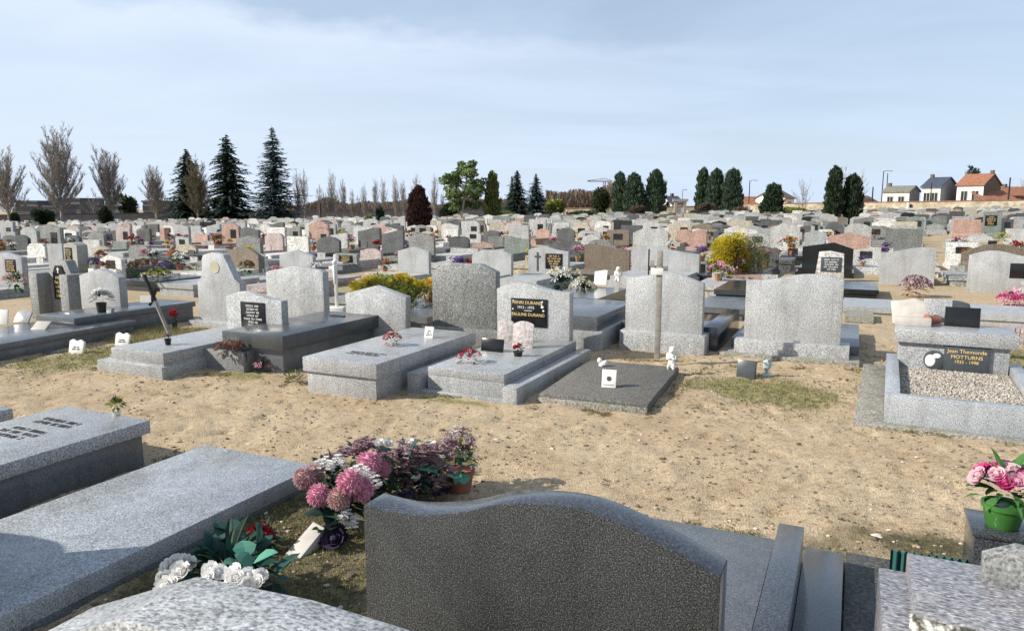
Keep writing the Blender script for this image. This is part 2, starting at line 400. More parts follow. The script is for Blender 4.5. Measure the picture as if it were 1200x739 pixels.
c = mixc(nt, .85, c, ramp(nt, nb.outputs['Fac'], [(.28, (.52,.47,.40)), (.45, (.9,.88,.85)), (.62, (1.08,1.07,1.05))]), 'MULTIPLY')
sv = nd(nt, 'ShaderNodeSeparateColor'); L(nt, nc.outputs['Color'], sv.inputs[0])
c = mixc(nt, .7, c, ramp(nt, sv.outputs[0], [(0, (.5,.46,.4)), (.12, (.65,.62,.58)), (.2, (1,1,1)), (.85, (1,1,1)), (.95, (1.25,1.25,1.25))]), 'MULTIPLY')
c = mixc(nt, .6, c, ramp(nt, ne.outputs['Fac'], [(.33, (.6,.54,.44)), (.45, (1,1,1))]), 'MULTIPLY')
vc = nd(nt, 'ShaderNodeVertexColor'); vc.layer_name = 'cover'; sc = nd(nt, 'ShaderNodeSeparateColor'); L(nt, vc.outputs[0], sc.inputs[0])
soil = ramp(nt, nb.outputs['Fac'], [(.3, (.045,.037,.024)), (.5, (.095,.08,.045)), (.66, (.17,.16,.06))])
gr = ramp(nt, nb.outputs['Fac'], [(.3, (.12,.11,.04)), (.5, (.23,.21,.09)), (.66, (.36,.31,.17))])
c = mixc(nt, sc.outputs[1], c, gr); c = mixc(nt, sc.outputs[0], c, soil)
L(nt, c, b.inputs['Base Color']); b.inputs['Roughness'].default_value = .95; b.inputs['Specular IOR Level'].default_value = .15
bn = mixc(nt, .5, nb.outputs['Color'], nc.outputs['Distance'])
bump(nt, b, bn, .012, .8)
me.materials.append(gm)
go = bpy.data.objects.new('sandy_ground', me); COL.objects.link(go); tag(go, kind='structure')
def inpatch(x, y, k):
    s, g = gmask(x, y); return (s if k == 0 else g)

# debris: small crumbs, pebbles and dead leaf bits on the sand
mb = MB(); M['crumb'] = plain('sand_crumb', (.2,.15,.095), .9, .3, 8, vary=.5); M['pebble'] = plain('pebble', (.42,.36,.28), .8, .3, 8, vary=.4)
for i in range(8500):
    y = random.uniform(2.3, 9.5); x = random.uniform(-.75*y, .75*y)
    if noise.noise((x*1.3, y*1.3, 8)) < random.uniform(-.6, .25): continue
    s = random.uniform(.003, .011)*(1.7 if random.random() < .06 else 1)
    mb.ball((x, y, gz(x, y)+s*.3), (s*random.uniform(.8,1.8), s*random.uniform(.8,1.6), s*.6), 5, 4, 0 if random.random() < .7 else 1, .25)
for i in range(420):
    y = random.uniform(3.5, 9.5); x = random.uniform(-.75*y, .75*y)
    a = random.uniform(0, 6.28); mb.leaf((x, y, gz(x, y)+.006), (math.cos(a), math.sin(a), random.uniform(0,.3)), .018, random.uniform(.02,.05), 0)
tag(mb.build('ground_debris', [M['crumb'], M['pebble']]), 'dark crumbs, pebbles and dead leaf bits strewn on the sand', 'debris', kind='stuff')
# grass tufts
def grass(name, n, ctr, a, b, k, mats, h, label, thr=.35):
    mb = MB()
    for i in range(n):
        u = random.uniform(-a, a)*1.3; v = random.uniform(-b, b)*1.3
        x = ctr[0]+U.x*u+V.x*v; y = ctr[1]+U.y*u+V.y*v
        if inpatch(x, y, k) < thr+random.uniform(-.2,.3): continue
        z = gz(x, y)-.004
        for j in range(4):
            t = random.uniform(0, 6.28); d = Vector((math.cos(t)*.6, math.sin(t)*.6, random.uniform(.5, 1.3))).normalized()
            q = Vector((x, y, z)); e = Vector((-d.y, d.x, 0)).normalized()*.0022; l = h*random.uniform(.5, 1.3)
            mb.add([q-e, q+e, q+d*l], [(0,1,2)], random.choice([0,0,1]) if len(mats) > 1 else 0)
    if mb.f: tag(mb.build(name, mats), label, 'grass', kind='stuff')
GM = [M['grassm'], M['drygrass']]
grass('thin_grass', 4800, pc(895,462), .85, .7, 1, GM, .035, 'thin olive grass on the unmarked plot before the pale headstone', .12)
grass('thin_grass', 3000, pc(120,415), .55, 1.1, 1, GM, .04, 'thin dry grass on the plot with two white book plaques')
grass('dry_grass', 2600, pc(190,395), .6, .5, 1, [M['drygrass'], M['grassm']], .1, 'tall dry grass around the leaning cross', .2)
grass('plot_moss', 12000, pc(330,640), .6, 1.4, 0, [M['grassm'], M['drygrass']], .026, 'mossy growth on the dark soil among the cut flowers')
grass('thin_weeds', 1200, pc(1190,420), .4, .8, 1, GM, .04, 'thin grass right of the gravel grave')
grass('low_weeds', 900, pc(420,452), .5, .12, 1, GM, .04, 'weeds along the foot of the light grey ledger')
# ------------------------------------------------------------------ stones
def cr(pts, n=26):
    P = [pts[0]]+pts+[pts[-1]]; out = []
    segs = len(pts)-1
    for k in range(n+1):
        t = k/n*segs; i = min(int(t), segs-1); t -= i
        p0,p1,p2,p3 = P[i],P[i+1],P[i+2],P[i+3]
        out.append(tuple(.5*((2*p1[j])+(-p0[j]+p2[j])*t+(2*p0[j]-5*p1[j]+4*p2[j]-p3[j])*t*t+(-p0[j]+3*p1[j]-3*p2[j]+p3[j])*t**3) for j in (0,1)))
    return out
def top(shape, n=24):
    "profile of the top, left to right, x in 0..1, drop below the apex in units of width"
    if shape == 'flat': return [(0,0),(1,0)]
    if shape == 'peak': return [(0,.13),(.5,0),(1,.13)]
    if shape == 'lowpeak': return [(0,.06),(.42,0),(1,.09)]
    if shape == 'leftpeak': return [(0,.1),(.62,0),(1,.13)]
    if shape == 'clip': return [(0,.16),(.16,.03),(.3,0),(.72,0),(.86,.03),(1,.14)]
    if shape == 'clipr': return [(0,.12),(.26,0),(.76,0),(1,.1)]
    if shape == 'shoulder': return [(0,.95),(.1,.55),(.14,.12),(.3,.02),(.5,0),(.7,.02),(.76,.12),(.8,.55),(1,.95)]
    if shape == 'round': return [(i/n, .16*(2*i/n-1)**2) for i in range(n+1)]
    if shape == 'dome': return [(i/n, .5-math.sqrt(max(0, .25-(i/n-.5)**2))) for i in range(n+1)]
    if shape == 'slant': return [(0,.14),(.25,.11),(.6,.03),(.85,0),(1,.02)]
    if shape == 'slantl': return [(0,.02),(.12,0),(.5,.05),(.8,.1),(1,.12)]
    if shape == 'waveb': return cr([(0,.105),(.14,.108),(.3,.075),(.45,.022),(.6,0),(.72,.008),(.86,.05),(1,.105)], n)
    if shape == 'waver': return cr([(0,.085),(.15,.087),(.33,.06),(.52,.015),(.68,0),(.84,.012),(1,.05)], n)
    if shape == 'wavef': return cr([(0,.09),(.1,.05),(.24,.012),(.36,0),(.5,.02),(.68,.065),(.84,.092),(1,.1)], n)
    if shape == 'hip': return [(0,.1),(.05,.08),(.5,.0),(.95,.04),(1,.07)]
    if shape == 'heart':
        return [(i/n, .14-.14*math.sqrt(max(0, 1-((i/n*2-.48)/.5)**2)) if i/n < .49 else .13-.13*math.sqrt(max(0, 1-((i/n*2-1.5)/.5)**2))) for i in range(n+1)]
    return [(0,0),(1,0)]
def outline(shape, w, h, z0=0, taper=0):
    t = top(shape); pts = [(-w/2+taper*w, z0), (w/2-taper*w, z0)]
    for x, dz in reversed(t): pts.append(((x-.5)*w, h-dz*w))
    return pts
def solve(xL, xR, yT, W, th=TH):
    c, s = math.cos(th), math.sin(th)
    a = ray(xL, yT); b = ray(xR, yT); tA = a.x/a.y; tB = b.x/b.y
    d = W*(c+tB*s)/(tB-tA)
    P = Vector((tA*d, d, 0))
    mid = d-W*s*.5
    r = ray((xL+xR)/2, yT); H = EYE+mid*r.z/r.y
    return P, H
def glyphs(mb, x0, x1, z0, z1, y, rows, seed=1, mi=0, horiz=False):
    "rows of small letter strokes too fine to read; flat on a vertical face at y, or on a level face at z=y"
    rnd = random.Random(seed); h = (z1-z0)/(rows*1.7)
    for r in range(rows):
        zc = z1-(r+.5)*(z1-z0)/rows; L_ = (x1-x0)*rnd.uniform(.45, .95); x = (x0+x1)/2-L_/2; e = x+L_
        while x < e:
            for k in range(rnd.randint(3, 8)):
                if x > e: break
                wd = h*.55; t = h*.16
                for (ax, az, bx, bz) in rnd.sample([(0,0,t,h),(wd-t,0,wd,h),(0,0,wd,t),(0,h-t,wd,h),(0,h*.45,wd,h*.45+t)], 3):
                    if horiz: mb.box(x+ax, x+bx, zc-h/2+az, zc-h/2+bz, y, y+.002, mi)
                    else: mb.box(x+ax, x+bx, y-.002, y, zc-h/2+az, zc-h/2+bz, mi)
                x += wd*1.35
            x += h*.7
def textmesh(parent, txt, mat, size, loc, rot=(R(90),0,0), name='lettering'):
    cu = bpy.data.curves.new('t', 'FONT'); cu.body = txt; cu.size = size; cu.align_x = 'CENTER'; cu.extrude = .0012
    o = bpy.data.objects.new('t', cu); COL.objects.link(o)
    bpy.context.view_layer.update()
    me = bpy.data.meshes.new_from_object(o.evaluated_get(bpy.context.evaluated_depsgraph_get()))
    bpy.data.objects.remove(o)
    me.materials.clear(); me.materials.append(mat)
    m = bpy.data.objects.new(name, me); COL.objects.link(m); m.parent = parent; m.location = loc; m.rotation_euler = rot
    return m
def headstone(par, W, H, T, shape, mat, z0=0, x=0, y=0, bev=.004, taper=0, name='headstone', side=None):
    mb = MB(); mb.prism([(px+x, pz) for px, pz in outline(shape, W, H, z0, taper)], y, y+T)
    if side: mb.m = [0, 0]+[1]*(len(mb.m)-2); mat = [mat, side]
    return mb.build(name, mat, par, bevel=bev)
def boxpart(par, name, mat, x0, x1, y0, y1, z0, z1, bev=.004, tx=0, ty=0):
    return MB().box(x0,x1,y0,y1,z0,z1,0,tx,ty).build(name, mat, par, bevel=bev)
def plaquepart(hs, x0, x1, z0, z1, y, mat, lmat=None, rows=4, seed=1, name='name_plaque'):
    p = MB().box(x0, x1, y-.012, y-.001, z0, z1).build(name, mat, hs, bevel=.002)
    if lmat:
        g = MB(); dx = (x1-x0)*.1; dz = (z1-z0)*.08; glyphs(g, x0+dx, x1-dx, z0+dz, z1-dz, y-.0125, rows, seed); g.build('lettering', lmat, p)
    return p

# ---- main row beyond the path ------------------------------------------------------------
def ledger_grave(label, nr, z, W, Ln, mat, th=0.11, base_in=.04, basemat=None, back=.0):
    "nr: pixel of the near right top corner of the ledger, at height z. Local origin: near right corner, x along the row, y away"
    p = G(nr[0], nr[1], z)
    g = empty('ledger_grave', (p.x, p.y, 0), -TH, label, 'grave')
    s = boxpart(g, 'ledger', mat, -W, 0, 0, Ln, z-th, z, .006)
    boxpart(g, 'base', basemat or mat, -W+base_in, -base_in, base_in, Ln-base_in, -.05, z-th, .004)
    return g
# G1 two-tier low grave
def local(g, x, y, z=0):
    return Vector((g.location.x, g.location.y, 0))+U*x+V*y+Vector((0,0,z))
g1 = ledger_grave('low two-tier grey granite grave left of the stone planter, with leaning cross standing behind it', (191,414), .26, .80, 1.95, M['light2'], .12, .0)
boxpart(g1, 'plinth', M['light2'], -.97, .03, -.05, 2.0, -.05, .12, .004)
P_, H_ = solve(264, 329, 342, .86); lx = P_-g1.location; hx = lx.dot(U)+.43; hy = lx.dot(V)
hs = headstone(g1, .86, H_, .11, 'wavef', M['light'], 0, hx, hy)
p = plaquepart(hs, hx-.19, hx+.18, H_-.44, H_-.12, hy, M['plaque'], M['whitept'], 7, 11)
g_pl1 = g1
# G2 planter box + headstone behind
pp = G(286, 437, 0)
g2 = empty('planter_grave', (pp.x, pp.y, 0), -TH, 'grave with dull bronze-grey planter box in front and tall pale clipped-top headstone', 'grave')
m = MB(); W2 = .86; D2 = .6; hh = .22
m.box(-W2, 0, 0, .05, -.05, hh); m.box(-W2, 0, D2-.05, D2, -.05, hh); m.box(-W2, -W2+.05, .05, D2-.05, -.05, hh); m.box(-.05, 0, .05, D2-.05, -.05, hh)
m.build('planter', M['greystone'], g2, bevel=.003)
boxpart(g2, 'soil', M['crumb'], -W2+.05, -.05, .05, D2-.05, 0, hh-.07, 0)
P_, H_ = solve(311, 378, 312, 1.02)
lx = (P_-Vector((pp.x, pp.y, 0)))
hs = headstone(g2, 1.02, H_, .12, 'hip', M['light'], 0, lx.dot(U)+.51, lx.dot(V))
# G3 dark tall ledger
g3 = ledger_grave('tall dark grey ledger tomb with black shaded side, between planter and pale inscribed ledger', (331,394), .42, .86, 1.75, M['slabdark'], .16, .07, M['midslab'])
P_, H_ = solve(404, 475, 335, .92); lx = P_-g3.location
hs3 = headstone(g3, .92, H_, .12, 'peak', M['light'], 0, lx.dot(U)+.46, lx.dot(V), taper=.02)
mb = MB(); mb.box(-.5, -.3, 1.4, 1.45, .42, .43); mb.build('shade_strip', M['iron'], g3)  # dark strip drawn from a headstone's shaded side; the ledger has no vent
# G4 inscribed light ledger (with the tall speckled headstone)
g4 = ledger_grave('pale granite ledger with engraved lines, tall dark speckled headstone with clipped corners behind', (441,427), .34, .86, 1.95, M['light2'], .14, .03)
g = MB(); glyphs(g, -.66, -.12, .30, .44, .341, 3, 5, 0, True); g.build('inscription', M['engr'], g4)
P_, H_ = solve(506, 581, 309, .92); lx = P_-g4.location
headstone(g4, .92, H_, .12, 'clipr', M['mid'], .22, lx.dot(U)+.46, lx.dot(V))
boxpart(g4, 'base_block', M['mid'], lx.dot(U)-.02, lx.dot(U)+1.0, lx.dot(V)-.1, lx.dot(V)+.3, -.05, .24)
# G5 with name plaque
g5 = ledger_grave('stepped light granite grave with black and gold name plaque on its wavy headstone', (591,439), .24, .82, 1.92, M['light2'], .08, .0)
boxpart(g5, 'kerb', M['light2'], -.99, -.86, -.10, 1.95, -.05, .19); boxpart(g5, 'kerb', M['light2'], .03, .17, -.10, 1.95, -.05, .15)
boxpart(g5, 'step', M['light2'], -.86, .03, -.10, .0, -.05, .03)
P_, H_ = solve(582, 668, 332, .93); lx = P_-g5.location
hx = lx.dot(U)+.465; hy = lx.dot(V)
hs5 = headstone(g5, .93, H_, .12, 'wavef', M['light'], 0, hx, hy)
pz1 = H_-.18; pl = MB().box(hx-.27, hx+.19, hy-.012, hy-.001, pz1-.33, pz1).build('name_plaque', M['plaque'], hs5, bevel=.002)
px_ = hx-.04
textmesh(pl, 'HENRI DURAND', M['gold'], .052, (px_-.02, hy-.0135, pz1-.065)); textmesh(pl, '1913 - 1975', M['whitept'], .045, (px_-.04, hy-.0135, pz1-.12))
textmesh(pl, 'PAULINE DURAND', M['gold'], .05, (px_-.01, hy-.0135, pz1-.205))
mb = MB(); mb.box(px_-.06, px_+.04, hy-.0145, hy-.0125, pz1-.145, pz1-.139)
for cx_, cz_, r_ in ((.17,-.03,.01),(.17,-.09,.018),(.185,-.135,.012),(-.2,-.03,.009),(-.205,-.13,.01)): mb.ball((px_+cx_, hy-.013, pz1+cz_), (r_,.003,r_), 8, 5)
mb.tube([(px_+.155,hy-.014,pz1-.03),(px_+.17,hy-.014,pz1-.075)], [.006,.004], 5); mb.build('medal_emblem', M['whitept'], pl)
# G6 flat pebbledash slab
a = G(759, 484, .0)
g6 = empty('flat_grave', (a.x, a.y, 0), -TH+R(3), 'low dark pebbledash slab with rough mossy edge, white figurines standing on it', 'grave')
MB().box(-1.0, 0, 0, 1.62, -.05, .08, 0, .0, .0).build('slab', M['gravelconc'], g6, bevel=.012)
M['rim'] = M['conc']
boxpart(g6, 'rim', M['conc'], -1.0, 0, -.035, -.001, -.05, .05, .008)
# wooden cross at its head
c0 = G(770, 418, .10)
wc = empty('wooden_cross', (c0.x, c0.y, .10), -TH+R(8), 'tall plain wooden grave cross with white name plate at the crossing', 'cross')
hp = ZT(770, 294, c0.y)-.1; zc = ZT(770, 317, c0.y)-.1
MB().box(-.031, .031, -.026, .026, -.02, zc+.05).build('post', M['wood'], wc, bevel=.004)
MB().box(-.031, .031, -.02, .02, zc+.05, hp).build('post_head', M['wood'], wc, bevel=.004)
MB().box(-.13, .09, -.018, .018, zc+.0, zc+.05).build('crossbar', M['wood'], wc, bevel=.003)
MB().box(-.125, -.11, -.03, -.018, zc-.05, hp+.02).build('side_slat', M['iron'], wc); MB().box(-.10, -.055, -.03, -.02, zc-.02, zc+.11).build('side_slat', M['wood'], wc)
MB().box(-.09, .045, -.045, -.032, zc-.045, zc+.03).build('name_plate', M['ceram'], wc, bevel=.002)
# small tomb with dark side, seen between headstones
a = G(698, 410, 0)
gt = empty('block_tomb', (a.x, a.y, 0), -TH, 'grey box tomb with black shaded side behind the gold plaque headstone', 'grave')
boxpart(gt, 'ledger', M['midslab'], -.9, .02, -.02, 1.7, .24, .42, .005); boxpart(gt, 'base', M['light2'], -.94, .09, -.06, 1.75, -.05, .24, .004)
# headstone seen from behind, with its grave beyond
def back_grave(label, xL, xR, yT, W, shape, mat, nm='grave_monument', base=(.06,.2), Ln=1.9, slabmat=None, kerb=.16, T=.12, cat='grave', H=None):
    P, Hh = solve(xL, xR, yT, W)
    if H: Hh = H
    g = empty(nm, (P.x+U.x*W/2, P.y+U.y*W/2, 0), -TH, label, cat)
    hs = headstone(g, W, Hh, T, shape, mat, 0, 0, 0)
    e, bh = base
    if bh: boxpart(g, 'plinth', mat, -W/2-e, W/2+e, -.07, T+.12, -.05, bh)
    sm = slabmat or mat
    boxpart(g, 'ledger', sm, -W/2+.06, W/2-.06, T+.121, T+Ln, -.05, bh-.03 if bh else .15)
    boxpart(g, 'kerb', sm, -W/2-e-.08, -W/2+.03, T+.13, T+Ln+.05, -.05, kerb); boxpart(g, 'kerb', sm, W/2-.03, W/2+e+.1, T+.13, T+Ln+.05, -.05, kerb)
    return g, hs, Hh
g7, h7, H7 = back_grave('broad light granite headstone behind the wooden cross, plinth in shade', 734, 825, 319, .95, 'leftpeak', M['light'], base=(.05,.24), kerb=.3, slabmat=M['darkpol'])
g8, h8, H8 = back_grave('large plain pale grey wave-topped headstone, seen from its blank side, behind the tilted green plaque', 875, 990, 321, 1.06, 'waver', M['light'], base=(.1,.2), kerb=.16, slabmat=M['midslab'])
boxpart(g8, 'footing', M['conc'], -.78, .74, -.16, .3, -.05, .05)
# G8b gravel grave with head block
a = G(1035, 497, 0)
gg = empty('gravel_grave', (a.x, a.y, 0), -TH-R(2), 'kerbed granite grave filled with pale gravel, box head block with bronze-lettered plaque', 'grave')
Wg = 1.16; Lg = 1.95
boxpart(gg, 'kerb', M['pale'], 0, Wg, 0, .11, -.05, .25); boxpart(gg, 'kerb', M['pale'], 0, .11, .111, Lg, -.05, .25); boxpart(gg, 'kerb', M['pale'], Wg-.11, Wg, .111, Lg, -.05, .25)
mb = MB()
M['chips'] = plain('gravel_chips', (.36,.32,.27), .8, .15, 6, vary=.5)
for i in range(9000):
    x = random.uniform(.12, Wg-.12); y = random.uniform(.12, Lg-.3); s = random.uniform(.005,.010)
    mb.ball((x, y, .17+random.uniform(-.004,.008)), (s*1.2, s, s*.8), 5, 4, 0, .3)
o = mb.build('gravel', M['chips'], gg); tag(o, kind='stuff')
boxpart(gg, 'gravel_bed', M['crumb'], .111, Wg-.111, .111, Lg, -.05, .165, 0)
hb = boxpart(gg, 'head_block', M['front'], .1, Wg-.12, Lg-.28, Lg+.25, -.05, .43); boxpart(gg, 'head_cap', M['light2'], .06, Wg-.06, Lg-.33, Lg+.3, .43, .56, .008)
yb = Lg-.28
pq = MB().box(.50, .88, yb-.03, yb-.005, .17, .42).build('name_plaque', M['slate'], gg, bevel=.003)
textmesh(pq, 'Jean Themonde', M['gold'], .052, (.69, yb-.0315, .36)); textmesh(pq, 'MOTTURNS', M['gold'], .05, (.69, yb-.0315, .305)); textmesh(pq, '1932 - 1998', M['gold'], .042, (.69, yb-.0315, .26))
mb = MB(); mb.tube([(.42, yb-.025, .27), (.42, yb-.003, .27)], [.095,.095], 22); md = mb.build('round_medallion', M['slate'], gg, bevel=.002)
mb = MB(); mb.ball((.385, yb-.026, .265), (.045,.004,.06), 12, 8); mb.ball((.44, yb-.026, .315), (.035,.004,.025), 10, 6); mb.build('portrait', M['ceram'], md)
boxpart(gg, 'paving_strip', M['conc'], -.22, Wg+.2, -.12, -.001, -.05, .02, .004); boxpart(gg, 'paving_strip', M['conc'], -.22, -.001, 0, Lg+.5, -.05, .021, .004)

# ---- left large grave, twin pillars ------------------------------------------------------
P_, H_ = solve(92, 138, 315, .88)
g0 = empty('wide_grave', (P_.x+U.x*.44, P_.y+U.y*.44, 0), -TH, 'wide dark-sided ledger grave with pointed pale headstone and vase of white flowers', 'grave')
headstone(g0, .88, H_, .13, 'peak', M['light2'], .0)
e = Vector(G(160, 396, 0))-g0.location; xr = e.dot(U); yr = e.dot(V)
A_ = G(160, 375, .2); B_ = G(0, 403, .2); dA = (A_-B_).normalized(); ang = math.atan2(-dA.x, dA.y)
lp = MB().box(-1.2, 0, -4.2, 0, .12, .2).build('ledger', M['midslab'], g0, bevel=.006); bp = MB().box(-1.15, -.03, -4.15, -.03, -.05, .12).build('base', M['midslab'], g0, bevel=.004)
for o_ in (lp, bp): o_.location = ((A_-g0.location).dot(U), (A_-g0.location).dot(V), 0); o_.rotation_euler.z = ang+TH
q = G(229, 353, .3)
g = empty('dark_sided_grave', (q.x, q.y, 0), -TH, 'grey ledger with deep shaded side running behind the leaning cross', 'grave')
boxpart(g, 'ledger', M['midslab'], -.8, 0, -2.0, 0, .22, .3, .004); boxpart(g, 'base', M['midslab'], -.77, -.03, -1.97, -.03, -.05, .22)
P_, H_ = solve(35, 76, 306, .86)
gp = empty('pillar_monument', (P_.x+U.x*.43, P_.y+U.y*.43, 0), -TH, 'grey headstone framed by two square pillars, tall black and gilt plaque at its centre', 'gravestone')
for s, x0, x1 in ((0,-.475,-.27),(1,.28,.475)):
    boxpart(gp, 'pillar', M['greystone'], x0, x1, -.02, .5, .0, H_-.2, .006)
pts = [(-.268,.0),(.278,.0),(.278,H_-.2),(.17,H_),(-.12,H_),(-.268,H_-.2)]
hsp = MB().prism(pts, .18, .34).build('headstone', M['greystone'], gp, bevel=.006)
pts = [(-.14,H_-.62),(.14,H_-.62),(.14,H_-.2),(.07,H_-.08),(-.07,H_-.08),(-.14,H_-.2)]
pq = MB().prism(pts, .16, .178).build('name_plaque', M['plaque'], hsp)
mb = MB(); glyphs(mb, -.12, .12, H_-.6, H_-.24, .158, 5, 4); mb.build('lettering', M['gold'], pq)
mb = MB(); mb.box(-.01,.01,.155,.159,H_-.2,H_-.11); mb.box(-.03,.03,.155,.159,H_-.145,H_-.13); mb.build('cross_emblem', M['whitept'], pq)
# shouldered headstone
P_, H_ = solve(229, 279, 296, .86)
gs = empty('shouldered_gravestone', (P_.x+U.x*.43, P_.y+U.y*.43, 0), -TH, 'tall pale headstone with flared shoulders and round cream medallion near the top', 'gravestone')
pts = [(-.43,0),(.43,0),(.43,H_-.45),(.33,H_-.38),(.17,H_-.1),(.13,H_-.03),(-.1,H_),(-.28,H_-.04),(-.31,H_-.1),(-.33,H_-.36),(-.43,H_-.45)]
hh_ = MB().prism(pts, 0, .13).build('headstone', M['light'], gs, bevel=.006)
mb = MB(); mb.tube([(-.05,-.008,H_-.22),(-.05,.002,H_-.22)], [.09,.09], 20); mb.build('medallion', M['creamp'], hh_)
boxpart(gs, 'plinth', M['light2'], -.5, .5, -.16, .2, -.05, .08)

# ---- foreground row ------------------------------------------------------------------------
def fg_slab(label, fr, z, W, Ln, mat, th, basemat=None, bin_=.03, name='ledger_grave'):
    p = G(fr[0], fr[1], z)
    g = empty(name, (p.x, p.y, 0), -TH, label, 'grave')
    boxpart(g, 'ledger', mat, -W, 0, -Ln, 0, z-th, z, .006)
    boxpart(g, 'base', basemat or mat, -W+bin_, -bin_, -Ln, -bin_, -.05, z-th, .004)
    return g
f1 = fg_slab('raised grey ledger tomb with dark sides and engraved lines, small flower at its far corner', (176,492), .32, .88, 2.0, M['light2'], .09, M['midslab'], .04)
headstone(f1, .9, 1.0, .12, 'waveb', M['light2'], 0, -.44, -2.15)
for y0_, y1_, n_, s_ in ((-.66,-.46,3,9),(-.38,-.24,2,19)): g = MB(); glyphs(g, -.74, -.3, y0_, y1_, .3205, n_, s_, 0, True); g.build('inscription', M['engr'], f1)
f0 = fg_slab('leftmost foreground grave, only the far corner of its grey ledger showing', (15,478), .30, .9, 2.0, M['light2'], .1)
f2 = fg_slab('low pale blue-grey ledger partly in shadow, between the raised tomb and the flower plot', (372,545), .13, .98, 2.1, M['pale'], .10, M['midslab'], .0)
headstone(f2, .9, 1.02, .12, 'peak', M['pale'], 0, -.5, -2.05)
# big dark headstone seen from behind
hL = .92; W4 = .985
p = G(426, 591.5, hL)
f4 = empty('dark_grave', (p.x+U.x*W4/2, p.y+U.y*W4/2, 0), -TH, 'large dark speckled headstone with curved top, seen from behind at the front of the picture', 'grave')
headstone(f4, W4, hL+.104, .10, 'waveb', M['dark'], 0, 0, 0, .002, side=M['darkpol'])
def lc(o, px, py, z):
    q = G(px, py, z)-o.location; return q.dot(U), q.dot(V)
y4 = lc(f4, 800, 612, .15)[1]; 
x1 = lc(f4, 913, 632, .15)[0]
boxpart(f4, 'ledger', M['midslab'], -.42, x1-.02, .12, y4, .05, .15, .003)
k0 = lc(f4, 913, 612, .26); k1 = lc(f4, 943, 616, .26)
boxpart(f4, 'kerb', M['darkpol'], k0[0], k1[0], .05, k0[1], -.05, .26, .003)  # darker stone on kerb and step stands in for a cast shadow
s1 = lc(f4, 989, 648, .09)
boxpart(f4, 'step', M['darkpol'], k1[0]+.001, s1[0], .0, s1[1], -.05, .09, .003)
boxpart(f4, 'base', M['darkpol'], -.5, x1-.01, .0, y4-.02, -.05, .05, .003)
# concrete strip, its shade put into the dark concrete colour
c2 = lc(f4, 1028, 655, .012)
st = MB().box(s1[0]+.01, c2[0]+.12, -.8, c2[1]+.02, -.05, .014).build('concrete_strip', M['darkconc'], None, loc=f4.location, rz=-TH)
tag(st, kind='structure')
# pointed headstone at the bottom edge
p = G(140, 726, 1.0)
f3 = empty('gravestone', (p.x, p.y, 0), -TH, 'pale granite headstone with pointed top cut by the bottom edge, white roses lying behind it', 'gravestone')
hh_ = MB().prism([(-.34,0),(.62,0),(.62,1.012),(.3,1.02),(.0,1.0),(-.34,.85)], 0, .18).build('headstone', M['front'], f3, bevel=.003)
# mottled mauve grave, lower right
zq = .40
p = G(1030, 664, zq-.07)
f5 = empty('mottled_grave', (p.x, p.y, 0), -TH, 'mottled mauve and white granite grave with rough hewn mossy near edge, lower right corner', 'grave')
n_ = lc(f5, 1110, 728, zq)
boxpart(f5, 'plinth', M['mauve'], 0, .16, n_[1]-.05, 0, -.05, zq-.07, .004)
q0 = lc(f5, 1064, 655, zq); q1 = lc(f5, 1150, 662, zq)
boxpart(f5, 'ledger', M['mauve'], q0[0], q1[0]+.9, n_[1], q1[1], .0, zq, .004)
# rough hewn lip
mb = MB(); nn = 90; pts = []
for j in range(7):
    for i in range(nn):
        x = q0[0]-.02+(q1[0]+.9-q0[0])*i/(nn-1)
        z = zq-.004-j*.035; y = n_[1]-.012-.035*j**.6-.03*abs(noise.noise((x*14, j*.7, 3)))-.012*noise.noise((x*40, j*2, 7))
        pts.append((x, y if j else n_[1]+.01, z+.008*noise.noise((x*30, j, 1)) if j else zq-.002))
mb.add(pts, [(j*nn+i, (j+1)*nn+i, (j+1)*nn+i+1, j*nn+i+1) for j in range(6) for i in range(nn-1)])
M['rough'] = granite('rough_hewn_stone', (.25,.24,.2), (.06,.055,.04), (.62,.6,.54), 26, .9, moss=.7, contrast=1.8)
mb.build('rough_edge', M['rough'], f5)
b0 = lc(f5, 1153, 690, zq)
blk = MB().prism([(0,0),(.5,0),(.5,.1),(.1,.15),(.0,.1)], 0, .06)
o = blk.build('headstone', M['greystone'], f5, bevel=.003); o.location = (b0[0], b0[1]+.05, zq)
# corrugated edging
ce = []
a0 = G(1042, 662, .0); a1 = G(1166, 676, .0)
mb = MB(); n = 120; A = G(1044, 644, .14); B = G(1170, 661, .14); d = (B-A); dd = d.normalized(); nn_ = Vector((-dd.y, dd.x, 0))
vs_ = []
for i in range(n+1):
    q = A+d*(i/n); off = nn_*(.012*math.sin(i/n*2*math.pi*14))
    vs_ += [(q.x+off.x, q.y+off.y, -.02), (q.x+off.x, q.y+off.y, .14)]
mb.add(vs_, [(2*i, 2*i+2, 2*i+3, 2*i+1) for i in range(n)])
vs2 = [(v[0]+nn_.x*.004, v[1]+nn_.y*.004, v[2]) for v in vs_]
mb.add(vs2, [(2*i, 2*i+1, 2*i+3, 2*i+2) for i in range(n)]); mb.add([v for i in range(n+1) for v in (vs_[2*i+1], vs2[2*i+1])], [(2*i, 2*i+2, 2*i+3, 2*i+1) for i in range(n)])
M['corr'] = plain('corrugated_green_plastic', (.03,.10,.09), .4, .15)
tag(mb.build('corrugated_edging', M['corr']), 'dark green corrugated sheet edging behind the mottled grave', 'edging')

